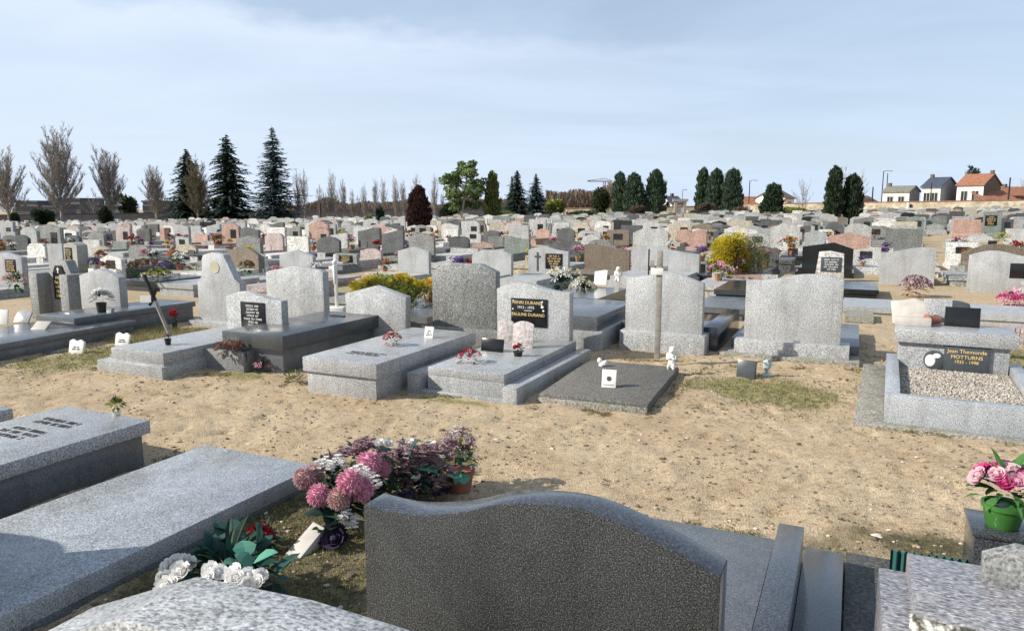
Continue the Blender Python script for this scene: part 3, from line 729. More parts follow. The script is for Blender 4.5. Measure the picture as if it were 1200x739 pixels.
# weeds and blown soil where the monuments meet the ground
mb = MB(); re_ = random.Random(77)
def edge(a, b, n, dr=.03):
    a = G(*a); b = G(*b)
    for i in range(n):
        p = a.lerp(b, re_.random()); p += Vector((re_.gauss(0,dr), re_.gauss(0,dr)-.02, 0)); z = gz(p.x, p.y)
        if noise.noise((p.x*3, p.y*3, 2)) < -.05: continue
        for j in range(5):
            t = re_.uniform(0,6.28); d = Vector((math.cos(t)*.7, math.sin(t)*.7, re_.uniform(.4,1.2))).normalized(); q = Vector((p.x, p.y, z-.004)); e = Vector((-d.y,d.x,0)).normalized()*.003
            mb.add([q-e,q+e,q+d*re_.uniform(.015,.05)], [(0,1,2)], re_.choice((0,0,1,2)))
for a, b, n in (((112,433),(191,434),90),((222,439),(286,438),60),((352,448),(441,453),110),((471,461),(588,468),120),((620,478),(759,486),130),((759,484),(827,430),90),((850,430),(1010,434),140),((1030,500),(1200,520),130),((1028,498),(1020,420),70),((590,467),(690,408),70),((441,452),(520,410),50),
    ((0,424),(160,400),120),((175,545),(372,552),0),((372,552),(30,735),200),((0,490),(16,492),10),((176,540),(240,525),30),((800,612),(915,634),60),((945,645),(992,655),50),((728,422),(835,424),80),((1040,662),(1170,665),60),((1145,665),(1200,670),30)):
    if n: edge(a, b, n*2)
tag(mb.build('edge_weeds', [M['grassm'], M['drygrass'], M['crumb']]), 'short weeds and dry stalks along the edges of the nearer graves', 'weeds', kind='stuff')
# ------------------------------------------------------------------ mid-distance stones placed one by one
LOWP = []
HAND = []   # (d, xl, xr, ytop, ybottom)
OCC = []
rndm = random.Random(3)
def stone(xL, xR, yT, W, shape, mat, label, T=.12, plaque=None, slab=True, name='gravestone', cross=False, lens=1.8, lean=0, minbase=True, slabmat=None, H=None, cat='gravestone', dark_side=False):
    P, Hh = solve(xL, xR, yT, W); cx = P.x+U.x*W/2; cy = P.y+U.y*W/2; z0 = tz(cx, cy); Hh -= z0
    Hh = max(.35, min(Hh, 1.9))
    g = empty(name, (cx, cy, z0), -TH, label, cat)
    hs = headstone(g, W, Hh, T, shape, mat, .0, 0, 0, bev=.004 if cy < 16 else 0)
    if plaque:
        a, b, c, d, pm, lm, rows = plaque
        plaquepart(hs, -W/2+a*W, -W/2+b*W, Hh*c, Hh*d, 0, pm, lm, rows, int(xL))
    if cross:
        mb = MB(); cxx = -W/2+W*cross[0]; z1 = Hh*cross[1]; hgt = Hh*cross[2]
        mb.box(cxx-.018, cxx+.018, -.012, -.001, z1-hgt, z1); mb.box(cxx-.07, cxx+.07, -.0125, -.001, z1-hgt*.28, z1-hgt*.18); mb.build('cross_emblem', M['engr'], hs)
    if slab:
        sm = slabmat or mat
        zt = rndm.uniform(.14, .3)
        boxpart(g, 'ledger', sm, -W/2+.02, W/2-.02, -lens, -.03, zt-.1, zt, .0)
        boxpart(g, 'base', sm, -W/2-.04, W/2+.04, -lens-.05, T+.05, -.1, zt-.1, .0)
    HAND.append((cy, xL, xR, yT, proj((cx, cy, z0+.2))[1]))
    OCC.append((cx, cy)); OCC.append((cx-V.x*1.0, cy-V.y*1.0))
    return g, hs, Hh, W
BG = (M['plaque'], M['gold'], 5); BW = (M['plaque'], M['whitept'], 5)
S = M
rows_ = [
 (-10,24,296,.95,'lowpeak','light2','pale headstone at the left photo edge with small square black and gilt plaque',dict(plaque=(.45,.8,.55,.85)+BG)),
 (74,89,284,.5,'round','warm','narrow pale slab headstone with upright black and gold plaque, above the twin pillar monument',dict(plaque=(.1,.62,.45,.85)+BG, T=.3)),
 (55,72,286,.6,'flat','light2','plain warm grey block headstone left of the narrow gilt plaque stone',dict(T=.2)),
 (31,52,285,.9,'clip','f_white','small white clipped headstone above the left edge plaque stone',{}),
 (33,50,293,.75,'flat','f_light','low pale square headstone beside the twin pillar monument',{}),
 (96,116,281,.9,'flat','f_light','pale rectangular headstone under the second bare tree',{}),
 (107,124,288,.75,'peak','f_beige','beige pointed headstone with a white strip before it',dict(T=.2)),
 (132,148,283,.75,'flat','f_green','greenish grey square headstone right of the beige pointed one',{}),
 (150,174,287,.95,'clip','f_mid','dark olive grey clipped headstone behind a white one, left group',{}),
 (152,172,297,.8,'clip','f_white','white clipped headstone in front of the olive grey one',{}),
 (176,198,291,.95,'flat','f_light2','grey headstone with wide flat cap like a table, left group',{}),
 (207,229,286,.95,'round','f_beige','cream carved headstone with curved top left of the shouldered stone',{}),
 (187,192,267,.3,'flat','f_pink','slim orange stone pillar rising over the left stones',dict(slab=False, T=.3)),
 (228,243,275,.8,'flat','f_pink','salmon square headstone behind the shouldered stone',{}),
 (262,302,290,1.15,'round','f_brown','brown round-topped headstone behind the white one in the left group',{}),
 (277,310,296,.95,'lowpeak','f_white','broad white low-peaked headstone left of the tall clipped pale one',{}),
 (327,366,293,1.05,'peak','light','pale pointed headstone just behind the tall pale headstone of the planter',{}),
 (336,361,277,.95,'flat','f_white','bright white square headstone in the middle distance left of the dark arched one',{}),
 (371,397,277,.95,'round','f_dark','dark grey arched headstone behind the small white crucifix',{}),
 (391,418,297,.8,'flat','f_mid','grey square headstone with black plaque in gold letters beside the white crucifix',dict(plaque=(.22,.82,.5,.9)+BG)),
 (422,446,291,.75,'round','f_rose','pale pink arched headstone beside the yellow flowering shrub',{}),
 (447,472,270,.9,'slant','f_dark','dark brown-grey headstone rising to the right above the pink arched one',{}),
 (466,502,289,.9,'peak','light','light grey pointed headstone behind the yellow flowering shrub',{}),
 (479,508,273,.95,'round','f_mid','speckled grey arched headstone behind the light pointed one',{}),
 (526,549,277,.9,'clip','f_dark','dark grey clipped headstone above the tall speckled headstone',{}),
 (528,560,291,1.1,'flat','f_light','wide pale flat headstone between the dark clipped and the salmon pointed ones',{}),
 (553,578,283,.95,'peak','f_pink','salmon pointed headstone left of the greenish flat pair',{}),
 (553,599,293,1.0,'clipr','light','broad pale clipped headstone right behind the tall speckled one',{}),
 (572,590,277,.7,'flat','f_mid','narrow greenish grey flat headstone, left one of a pair',{}),
 (591,620,277,.95,'slantl','f_green','wide greenish grey headstone, right one of a pair',{}),
 (601,618,289,.6,'flat','warm','mossy narrow block headstone left of the stone with cross and black plaque',dict(T=.2)),
 (619,666,289,1.0,'wavef','light','pale wave-topped headstone with engraved cross and large black plaque',dict(plaque=(.44,.86,.42,.82)+BG, cross=(.24,.85,.5))),
 (644,684,281,1.15,'round','f_dark','dark grey arched headstone right of the cross and plaque stone',{}),
 (653,673,267,.9,'round','f_dark','smaller dark grey arched headstone far behind the cross and plaque stone',{}),
 (628,644,268,.75,'round','f_pink','salmon arched headstone above the cross and plaque stone',{}),
 (685,738,286,1.2,'slantl','f_brown','brown and grey headstone carved with reeds, white figures at its foot',{}),
 (741,820,288,1.6,'slantl','light','very wide pale headstone directly behind the wooden cross',dict(T=.2)),
 (742,783,268,1.3,'clipr','f_light','wide pale headstone rising behind the very wide one',{}),
 (793,828,269,1.25,'heart','f_pink','pink twin-lobed heart headstone in the middle distance',dict(T=.3)),
 (842,872,272,.95,'round','f_light','pale arched headstone behind the yellow bush',{}),
 (903,938,262,1.2,'peak','f_light','wide pale rose pointed headstone right of the yellow bush',{}),
 (916,940,272,.9,'flat','f_rose','pinkish square headstone with dark flowers on top',{}),
 (943,969,270,.95,'peak','f_light2','light grey pointed headstone left of the black slab headstone',{}),
 (941,1001,284,1.3,'leftpeak','black','broad black headstone with one raised corner behind a white tapered one',dict(T=.14)),
 (971,1020,272,1.45,'peak','f_pink','broad salmon headstone behind the black one',{}),
 (990,1022,262,1.1,'round','f_light','pale arched headstone far behind the broad salmon one',{}),
 (1038,1082,268,1.3,'flat','f_mid','dark speckled rectangular headstone with pale lower half and small cross',{}),
 (1046,1082,282,1.1,'lowpeak','f_light','pale stone with small cross in front of the dark speckled rectangle',dict(cross=(.35,.85,.35))),
 (1033,1098,289,1.12,'slant','light','large pale headstone rising to the right, behind the brown cut flowers',dict(slab=False)),
 (1086,1106,262,.95,'peak','f_light2','grey pointed headstone before the boundary wall, right group',{}),
 (1107,1136,280,.95,'flat','light','tall pale square headstone with shaded left flank, right group',dict(T=.2)),
 (1118,1150,257,1.3,'flat','f_pink','pink-brown wide low headstone before the right wall',{}),
 (1136,1157,276,.8,'flat','f_light','small pale square headstone below the pink-brown wide one',{}),
 (1153,1175,248,.9,'flat','f_green','green-grey headstone with large black plaque near the right wall',dict(plaque=(.1,.75,.45,.85)+BG)),
 (1179,1207,268,.95,'flat','f_light','pale square headstone at the right photo edge',{}),
 (1128,1216,286,1.75,'round','f_brown','wide mottled brown headstone behind the white one at the right edge',{}),
 (1137,1222,294,1.25,'wavef','light','pale wave-topped headstone with wide black plaque at the right edge',dict(plaque=(.58,.98,.38,.72)+(M['plaque'], None, 1), slab=False)),
]
for xL, xR, yT, W, sh, mt, lab, kw in rows_:
    stone(xL, xR, yT, W, sh, M[mt], lab, **kw)
# low base of the large pale stone and the right edge stone
def lowbase(i, w, h, label):
    pass
# white tapered headstone with tilted slate plaque
P_, H_ = solve(957, 990, 294, .62); g = empty('tapered_gravestone', (P_.x+U.x*.31, P_.y+U.y*.31, 0), -TH, 'cream tapered headstone with dark lettered plaque in front of the black one', 'gravestone')
hs = MB().prism([(-.33,0),(.33,0),(.30,H_-.06),(.0,H_),(-.2,H_-.02),(-.25,H_-.03)], 0, .12).build('headstone', M['f_white'], g, bevel=.004)
plaquepart(hs, -.2, .26, H_-.50, H_-.15, 0, M['slate'], M['whitept'], 5, 77)
OCC.append((P_.x, P_.y))
# low ledgers seen in the gaps
def low(label, px, py, z, W, Ln, mat, nm='low_grave'):
    p = G(px, py, z); z0 = tz(p.x, p.y); g = empty(nm, (p.x, p.y, z0), -TH, label, 'grave')
    boxpart(g, 'ledger', M[mat], -W, 0, 0, Ln, z-.09, z, .0); boxpart(g, 'base', M[mat], -W+.03, -.03, .03, Ln-.03, -.1, z-.09, 0)
    OCC.append((p.x-W/2*U.x+V.x*.8, p.y-W/2*U.y+V.y*.8)); OCC.append((p.x-W/2*U.x+V.x*1.5, p.y-W/2*U.y+V.y*1.5)); return g
low('pale low ledger behind the open marble book', 1062, 362, .12, .95, 1.3, 'light2')
low('black low grave between the cream tapered stone and the slanted pale headstone', 1030, 340, .2, .95, 1.6, 'black')
low('long pale kerbed plot below the headstone at the right edge', 1235, 372, .16, 1.6, 1.3, 'light')
low('grey low ledger just right of the large wave-topped headstone', 1024, 372, .1, .4, .8, 'conc')
low('dark low tomb behind the broad headstone of the wooden cross', 905, 342, .3, 1.0, 1.9, 'darkpol')
low('low grey ledger right of the broad headstone of the wooden cross', 872, 362, .2, .8, 1.6, 'midslab')
low('dark ledger between the tall speckled headstone and the flowering shrub', 500, 372, .22, .9, 1.5, 'midslab')
low('low ledger in shade left of the flowering shrub', 432, 352, .2, .9, 1.5, 'greystone')
low('dark low ledger behind the gold plaque headstone', 700, 350, .25, 1.0, 1.8, 'darkpol')
low('pale low ledger with white edge behind the pointed stone at left', 226, 334, .25, 1.0, 1.8, 'light2')
low('dark low ledger right of the twin pillar monument', 176, 330, .22, 1.0, 1.8, 'darkpol')
# striped planter at the right edge
p = G(1177, 402, 0); g = MB()
for i in range(9): g.box(i*.055, i*.055+.045, 0, .3, -.03, .2+.012*(i%2))
o = g.build('slatted_planter', M['f_rose'], None, loc=(p.x, p.y, 0), rz=-TH); tag(o, 'pinkish slatted planter box at the right photo edge behind the gravel grave', 'planter')
# white crucifix
cx = AT(391, 11.2); g = MB(); zt_ = ZT(391, 298, 11.2); g.box(cx-.025, cx+.025, 11.18, 11.21, 0, zt_); g.box(cx-.1, cx+.1, 11.175, 11.215, zt_-.24, zt_-.18); g.box(cx-.12, cx+.12, 11.08, 11.3, -.02, .25); g.ball((cx, 11.14, zt_-.12), .04, 8, 6); g.tube([(cx,11.14,zt_-.16),(cx,11.13,zt_-.45)], [.04,.02], 7)
tag(g.build('crucifix', M['ceram'], bevel=.003), 'small white crucifix standing beside the grey stone with gold-lettered plaque', 'crucifix')

# ------------------------------------------------------------------ procedural rows beyond
LM = [(0,26,'the leftmost bare tree'),(26,50,'the first gap between bare trees'),(50,100,'the tallest bare tree'),(100,158,'the third bare tree'),(158,200,'the fourth bare tree'),(200,245,'the leftmost dark conifer'),(245,298,'the middle dark conifer'),
      (298,350,'the blue-green conifer'),(350,400,'the first bare poplars'),(400,436,'the middle bare poplars'),(436,476,'the last bare poplars'),(476,512,'the dark red bush'),(512,562,'the pale-trunked pine'),(562,592,'the single green cypress'),
      (592,642,'the small spruces'),(642,692,'the low green shrubs'),(692,716,'the round dark tree'),(716,760,'the left cypress pair'),(760,782,'the tallest left cypress'),(782,812,'the small white house'),(812,878,'the three right cypresses'),(878,925,'the yew clump'),
      (925,965,'the brown-roofed house'),(965,1015,'the twin dark yews'),(1015,1076,'the long cream house'),(1076,1120,'the slate-roofed house'),(1120,1165,'the orange-roofed house'),(1165,1201,'the low orange roofs')]
COLN = {'f_light':'pale grey','f_light2':'light grey','f_white':'whitish','f_mid':'mid grey','f_dark':'dark grey','f_pink':'salmon','f_rose':'pinkish','f_beige':'beige','f_brown':'brown','f_green':'greenish grey','f_black':'black'}
SHN = {'flat':'square-topped','peak':'pointed','round':'arched','clip':'clipped-corner','wavef':'wave-topped','slant':'slant-topped','dome':'half-round','lowpeak':'low-peaked'}
wts = [('f_light',26),('f_light2',17),('f_white',13),('f_mid',11),('f_dark',12),('f_pink',2.5),('f_rose',3.5),('f_beige',7),('f_brown',2.5),('f_green',3),('f_black',4)]
def pick(r):
    t = r.uniform(0, sum(w for _, w in wts))
    for k, w_ in wts:
        t -= w_
        if t <= 0: return k
    return 'f_light'
meshes = {}
def farmesh(sh, mt, k):
    key = (sh, mt, k)
    if key in meshes: return meshes[key]
    W = .95; H = [.82, .95, 1.1][k]; mb = MB()
    mb.prism(outline(sh, W, H), 0, .13); mb.box(-.46, .46, -1.75, -.02, .1, .2+.05*k); mb.box(-.52, .52, -1.85, .2, -.3, .1)
    me = bpy.data.meshes.new('gravestone'); mb.box(-.3, -.05, -.5, -.4, .25, .45) if k != 1 else mb.box(.1, .35, -.6, -.55, .2, .5)
    if k == 0: mb.box(-.2,.2,-.012,-.002,.42,.66,1)
    if k == 2: mb.box(.02,.32,-.012,-.002,.5,.85,1)
    me.from_pydata(mb.v, [], mb.f); me.materials.append(M[mt]); me.materials.append(M['f_black'] if mt != 'f_black' else M['f_light']); me.polygons.foreach_set('material_index', mb.m)
    me.update(); meshes[key] = me; return me
cands = []
HAND.append((17.5, 842, 908, 274, 328)); HAND.append((11.4, 408, 508, 318, 355)); HAND.append((60, 478, 505, 225, 266))
rr = random.Random(21)
for k in range(1, 76):
    for i in range(-90, 140):
        # blocks separated by alleys
        if k % 9 == 8 or i % 17 == 16: continue
        u = i*1.16+rr.uniform(-.1,.1)+(k%5)*.3; v = 9.6+k*2.3+rr.uniform(-.25,.25)
        x = U.x*u+V.x*v; y = U.y*u+V.y*v
        if y < 12.4 or y > 100 or abs(x) > .74*y+1: continue
        if rr.random() < .05: continue
        cands.append((y, x))
cands.sort()
shapes = ['flat','peak','round','clip','wavef','slant','dome','lowpeak']
ind = []; far = []; lows = []
for y, x in cands:
    mt = pick(rr); sh = rr.choice(shapes[:6] if rr.random() < .75 else shapes); k = rr.choice([0,0,1,1,2]); z = tz(x, y); sc = rr.uniform(.8,1.1)
    H = [.82,.95,1.1][k]*sc
    a = proj((x-.5*sc, y, z+H)); b = proj((x+.5*sc, y, z+.1))
    lo_ok = y < 30 and not any(abs(x-ox) < .95 and abs(y-oy) < 1.3 for ox, oy in OCC)
    if lo_ok and any(hd > y-.5 and b[0] > xl-1 and a[0] < xr+1 and a[1] < yb-3 and b[1] > yt-2 for hd, xl, xr, yt, yb in HAND): lows.append((x-V.x*.9, y-V.y*.9, z, mt))
    if any(hd > y-.5 and b[0] > xl-1 and a[0] < xr+1 and a[1] < yb-3 and b[1] > yt-2 for hd, xl, xr, yt, yb in HAND): continue
    if any(abs(x-ox) < 1.0 and abs(y-oy) < 1.1 for ox, oy in OCC): continue
    # no stone among the trunks of the big trees
    (ind if len(ind) < 238 else far).append((x, y, z, mt, sh, k, sc, (a[0]+b[0])/2, a[1]))
info = {}
for n_, (x, y, z, mt, sh, k, sc, px, py) in enumerate(ind):
    lm = next((t for a, b, t in LM if a <= px < b), 'the left photo edge' if px < 0 else 'the right photo edge')
    info.setdefault((mt, sh, lm), []).append(n_)
ORD = ['nearest','second nearest','third nearest','fourth nearest','fifth nearest','sixth nearest','seventh nearest','eighth nearest']
for (mt, sh, lm), lst in info.items():
    lst.sort(key=lambda i: ind[i][1])
    for r_, i in enumerate(lst):
        x, y, z, mt, sh, k, sc, px, py = ind[i]
        o = bpy.data.objects.new('gravestone', farmesh(sh, mt, k)); COL.objects.link(o); o.location = (x, y, z); o.rotation_euler = (rr.uniform(-.02,.02), 0, -TH+rr.uniform(-.04,.04)); o.scale = (sc, sc, sc)
        pre = '' if len(lst) == 1 else (ORD[r_]+' ' if r_ < 8 else 'small ')
        tag(o, '%s%s %s headstone below %s' % (pre, COLN[mt], SHN[sh], lm), 'gravestone', 'headstones in the distant rows')
mb = MB(); mlist = [w_[0] for w_ in wts]
for x, y, z, mt, sh, k, sc, px, py in far:
    W = .95*sc; H = [.82,.95,1.1][k]*sc; m2 = MB(); mi = mlist.index(mt)
    m2.prism(outline(sh if sh not in ('round','wavef','dome') else 'clip', W, H), 0, .13, mi); m2.box(-W/2, W/2, -1.75, -.02, -.2, .22, mi)
    c, s = math.cos(TH), math.sin(TH)
    mb.add([(x+a*c+b_*s, y-a*s+b_*c, z+h) for a, b_, h in m2.v], [f for f in m2.f], mi)
    if rr.random() < .35:
        fx = x+U.x*rr.uniform(-.4,.4)-V.x*rr.uniform(.2,1.4); fy = y+U.y*.1-V.y*rr.uniform(.2,1.4); mb.ball((fx, fy, z+.35), rr.uniform(.08,.16), 6, 5, len(mlist)+rr.randrange(6), .3)
tag(mb.build('distant_gravestones', [M[m] for m in mlist]+[M['bush'],M['redp'],M['pinkp'],M['yellow'],M['whitep'],M['brownp']]), 'far mass of small headstones before the boundary wall', 'gravestones', kind='stuff')
ln = {}
for x, y, z, mt in lows[:70]:
    px, py = proj((x, y, z+.2)); lm = next((t for a, b, t in LM if a <= px < b), 'the photo edge'); kk = (mt, lm); ln[kk] = ln.get(kk, 0)+1
    if ln[kk] > 4: continue
    h = rr.choice([.16,.22,.3]); mb = MB(); mb.box(-.45,.45,-.85,.9,h-.09,h); mb.box(-.42,.42,-.82,.87,-.2,h-.09); mb.box(-.3,.0,.5,.54,h,h+.16)
    o = mb.build('low_grave', M[mt], None, loc=(x, y, z), rz=-TH+rr.uniform(-.03,.03)); tag(o, '%s%s low ledger without headstone, below %s' % (['','second ','third ','fourth '][ln[kk]-1], COLN[mt], lm), 'grave', 'low ledgers in the middle rows'); LOWP.append((x,y,z+h,px))
print('IND', len(ind), 'FAR', len(far))
# ------------------------------------------------------------------ flowers
rf = random.Random(5)
def fib(n):
    for i in range(n):
        z = 1-2*(i+.5)/n; r = math.sqrt(1-z*z); t = i*2.39996
        yield Vector((r*math.cos(t), r*math.sin(t), z))
def pompom(mb, c, r, mi=0, n=150):
    mb.ball(c, r*.72, 10, 7, mi)
    for d in fib(n):
        d = (d+Vector((rf.uniform(-.12,.12), rf.uniform(-.12,.12), rf.uniform(-.12,.12)))).normalized()
        mb.leaf(Vector(c)+d*r*.6, d, r*.22, r*rf.uniform(.36,.5), mi, .6)
def rose(mb, c, r, d=(0,0,1), mi=0):
    d = Vector(d).normalized(); a = Vector((1,0,0)) if abs(d.x) < .8 else Vector((0,1,0)); e1 = d.cross(a).normalized(); e2 = d.cross(e1); c = Vector(c)
    mb.ball(c, r*.42, 7, 5, mi, .1)
    for k, (n, op, l) in enumerate(((4,.35,.75),(5,.75,.95),(7,1.3,1.1))):
        for i in range(n):
            t = 2*math.pi*i/n+k*.5+rf.uniform(-.2,.2); o = e1*math.cos(t)+e2*math.sin(t)
            p = c-d*r*.35; q = (d+o*op).normalized()
            s = o.cross(d).normalized()*r*.46
            v = [p-s*.4, p+s*.4, p+q*r*l*.6+s+o*r*.12, p+q*r*l+s*.6+o*r*.05*k, p+q*r*l-s*.6+o*r*.05*k, p+q*r*l*.6-s+o*r*.12]
            mb.add(v, [(0,1,2,5),(5,2,3,4)], mi)
def lily(mb, c, r, d, mi=0):
    d = Vector(d).normalized(); a = Vector((1,0,0)) if abs(d.x) < .8 else Vector((0,1,0)); e1 = d.cross(a).normalized(); e2 = d.cross(e1)
    for i in range(6):
        t = i*math.pi/3; o = e1*math.cos(t)+e2*math.sin(t); mb.leaf(c, d*.6+o, r*.42, r, mi, .5)
def cluster(mb, c, r, n, mi, size):
    for i in range(n):
        d = Vector((rf.gauss(0,1), rf.gauss(0,1), rf.gauss(0,1))).normalized()*r*rf.uniform(.4,1)
        q = Vector(c)+d; lily(mb, q, size, d+Vector((0,0,.5)), mi)
def foliage(mb, c, r, n, w, l, mi=0, up=.4):
    for i in range(n):
        d = Vector((rf.gauss(0,1), rf.gauss(0,1), rf.gauss(0,.7)+up)).normalized()
        mb.leaf(Vector(c)+d*r*rf.uniform(.2,.8), d, w*rf.uniform(.7,1.3), l*rf.uniform(.7,1.3), mi)
def bouquet(label, loc, h, r, flowers, leaf='leafdark', pot=None, potdim=(.07,.09), cat='flowers', kind='rose', fs=.03, nleaf=60, group=None, name='flower_bouquet', rz=0):
    "flowers: list of (material, count)"
    g = empty(name, loc, 0, label, cat, group)
    zb = 0
    if pot:
        pr, ph = potdim; mb = MB(); mb.lathe([(pr*.72,0),(pr*.8,ph*.1),(pr*.97,ph*.82),(pr*1.06,ph*.83),(pr*1.06,ph),(pr*.92,ph),(pr*.9,ph*.9),(.001,ph*.88)], 20); mb.build('pot', pot, g, smooth=40); zb = ph
    mb = MB(); foliage(mb, (0,0,zb+h*.35), r*.9, nleaf, fs*.9, fs*2.0); mb.build('leaves', M[leaf], g)
    for mt, cnt in flowers:
        mb = MB()
        for i in range(cnt):
            t = rf.uniform(0, 6.28); q = math.sqrt(rf.random())*r; zf = zb+h*(.55+.4*(1-(q/r)**2))+rf.uniform(-.1,.1)*h
            d = Vector((math.cos(t)*q/r*1.2, math.sin(t)*q/r*1.2, .8))
            c = (math.cos(t)*q, math.sin(t)*q, zf)
            if kind == 'rose': rose(mb, c, fs*rf.uniform(.8,1.15), d)
            elif kind == 'pom': pompom(mb, c, fs*rf.uniform(.8,1.1), 0, 60)
            else: lily(mb, c, fs*1.3, d)
        mb.build('blossoms', M[mt], g)
    return g
def W_(px, py, z=0): return G(px, py, z)
# pink pompom chrysanthemums in front
base = G(395, 628, .02)
g = empty('chrysanthemum_bouquet', base, 0, 'big bouquet of pink pompom chrysanthemums left of the dark curved headstone', 'flowers')
def rel(px, py, z): q = G(px, py, z); return q-base
specs = [(374,580,.25,.062,'pinkp'),(357,560,.30,.062,'palepink'),(410,565,.33,.07,'pinkp'),(424,573,.27,.066,'pinkp'),(397,584,.25,.06,'palepink'),(432,543,.33,.07,'pinkp'),(449,548,.28,.05,'pinkp'),(370,553,.3,.05,'palepink')]
for px, py, z, r, mt in specs:
    mb = MB(); q = G(px, py, z); pompom(mb, q-base, r*1.05, 0, 260); mb.build('pompom_blossom', M[mt], g)
for px, py, z in ((385,545,.35),(396,542,.36),(419,553,.36),(440,566,.25),(405,604,.16),(412,612,.12),(430,555,.33),(372,548,.33)):
    mb = MB(); cluster(mb, rel(px,py,z), .045, 22, 0, .022); mb.build('white_filler', M['whitep'], g)
mb = MB(); foliage(mb, rel(405,590,.15), .13, 70, .04, .1); foliage(mb, rel(385,560,.22), .1, 40, .04, .09); mb.build('leaves', M['leafdark'], g)
mb = MB(); foliage(mb, rel(385,606,.1), .07, 10, .09, .14); mb.build('broad_leaves', M['teal'], g)
mb = MB()
for px, py, z in specs[0][:3], specs[2][:3], specs[5][:3], specs[1][:3]: mb.tube([(0,0,0), rel(px,py,z)*.6, rel(px,py,z)], [.006,.005,.004], 5)
mb.build('stems', M['leafdark'], g)
# faded heap
b2 = G(478, 578, .0)
g = empty('wilted_flower_heap', b2, 0, 'heap of faded mauve and white silk flowers behind the curved dark headstone', 'flowers')
def rel2(px, py, z): return G(px, py, z)-b2
mb = MB()
for i in range(60):
    px = rf.uniform(415,528); z = rf.uniform(.08,.38); py = 580-z*155+rf.uniform(-6,8); cluster(mb, rel2(px,py,z), .045, 12, 0, .028)
mb.build('mauve_blossoms', M['mauvep'], g)
mb = MB()
for px, py, z in ((444,516,.38),(455,517,.38),(480,516,.38),(505,518,.36),(496,538,.3),(520,530,.3),(470,520,.36),(488,557,.2)): rose(mb, rel2(px,py+3,z), .032, (rf.uniform(-.5,.5),-.4,.8))
mb.build('white_blossoms', M['whitep'], g)
for i in range(12): mb = MB(); cluster(mb, rel2(378+i*5.5, 546-i*2.6+rf.uniform(-4,3), rf.uniform(.25,.33)), .04, 16, 0, .026); mb.build('brown_sprig', M['mauvep'], g)
mb = MB()
for i in range(34): foliage(mb, rel2(rf.uniform(415,528), rf.uniform(528,577), rf.uniform(.05,.24)), .06, 14, .03, .069)
mb.build('leaves', M['leafdark'], g)
mb = MB(); foliage(mb, rel2(475,545,.28), .09, 10, .08, .12); mb.build('broad_leaves', M['teal'], g)
mb = MB()
for i in range(10): foliage(mb, rel2(rf.uniform(445,475), rf.uniform(560,578), rf.uniform(.03,.12)), .04, 8, .02, .05)
mb.build('yellow_leaves', M['olive'], g)
mb = MB()
for i in range(18): cluster(mb, rel2(rf.uniform(470,526), rf.uniform(555,580), rf.uniform(.05,.15)), .035, 12, 0, .02)
mb.build('withered_blossoms', M['purple'], g)
# terracotta pot with tall pale flowers
q = G(538, 574, 0)
gp_ = bouquet('terracotta pot of fading cream and mauve flowers at the far end of the wilted heap', q, .26, .10, [('mauvep',14),('creamp',16),('whitep',12)], 'olive', M['terra'], (.095,.14), kind='lily', fs=.03, nleaf=90)
mb = MB(); foliage(mb, (0.02,-.07,.17), .06, 12, .07, .1, up=.0); mb.build('broad_leaves', M['lightteal'], gp_)
# white roses and green leaves behind the bottom stone
b3 = G(262, 668, .0); g = empty('white_rose_spray', G(262, 690, 0), 0, 'white silk roses with large dark green leaves lying behind the pointed bottom headstone', 'flowers'); b3 = Vector(g.location)
def rel3(px, py, z): return G(px, py, z)-b3
mb = MB()
for px, py in ((198,664),(210,660),(222,662),(196,676),(208,672),(190,686),(202,684),(216,668),(205,656)): rose(mb, rel3(px+rf.uniform(-4,4),py+rf.uniform(-4,4),.3), rf.uniform(.03,.045), (rf.uniform(-1,.6),-.6,rf.uniform(.2,.9)))
mb.build('white_rose_bunch', M['whitep'], g); mb = MB()
for px, py in ((246,672),(258,670),(268,676),(280,678),(292,676),(302,680),(275,668),(250,664),(288,684),(306,674)): rose(mb, rel3(px+rf.uniform(-4,4),py+rf.uniform(-4,4),.3), rf.uniform(.026,.038), (rf.uniform(-.8,.8),-.6,rf.uniform(.3,1)))
mb.build('white_roses', M['whitep'], g)
mb = MB()
for px, py, l in ((268,640,.16),(255,650,.16),(285,655,.17),(240,655,.15),(235,668,.13),(272,628,.15),(300,650,.16)): foliage(mb, rel3(px,py,.24), .03, 7, .10, l*.7, up=.3)
mb.build('dark_leaves', M['teal'], g)
mb = MB(); foliage(mb, rel3(292,662,.27), .05, 8, .08, .1); foliage(mb, rel3(300,664,.26), .03, 6, .08, .1); mb.build('pale_leaves', M['lightteal'], g)
q3 = rel3(265,676,.18); q3.z = 0; mb = MB(); mb.lathe([(.09,0),(.13,.17),(.14,.17),(.13,.15),(.001,.15)], 18, c=tuple(q3)); mb.build('planter_bowl', M['terra'], g, smooth=40)
mb = MB(); foliage(mb, q3+Vector((0,0,.2)), .14, 60, .03, .12); mb.build('stems', M['leafdark'], g)
mb = MB(); foliage(mb, rel3(318,678,.2), .04, 8, .09, .13); foliage(mb, rel3(300,690,.1), .04, 6, .09, .13); mb.build('trailing_leaves', M['teal'], g)
q = G(306, 642, 0); g = bouquet('small red rose lying in the soil plot left of the stone tablet', q, .12, .06, [('redp',6)], 'leafdark', None, fs=.045, nleaf=30)
q = G(343, 652, 0); g = empty('stone_tablet', q, R(-35), 'pale wedge-shaped stone tablet leaning in the soil plot beside the dark purple flower', 'plaque')
o = MB().prism([(-.06,0),(.05,0),(.05,.2),(-.05,.21)], 0, .06).build('tablet', M['cream'], g, bevel=.004); o.rotation_euler.x = R(-58)
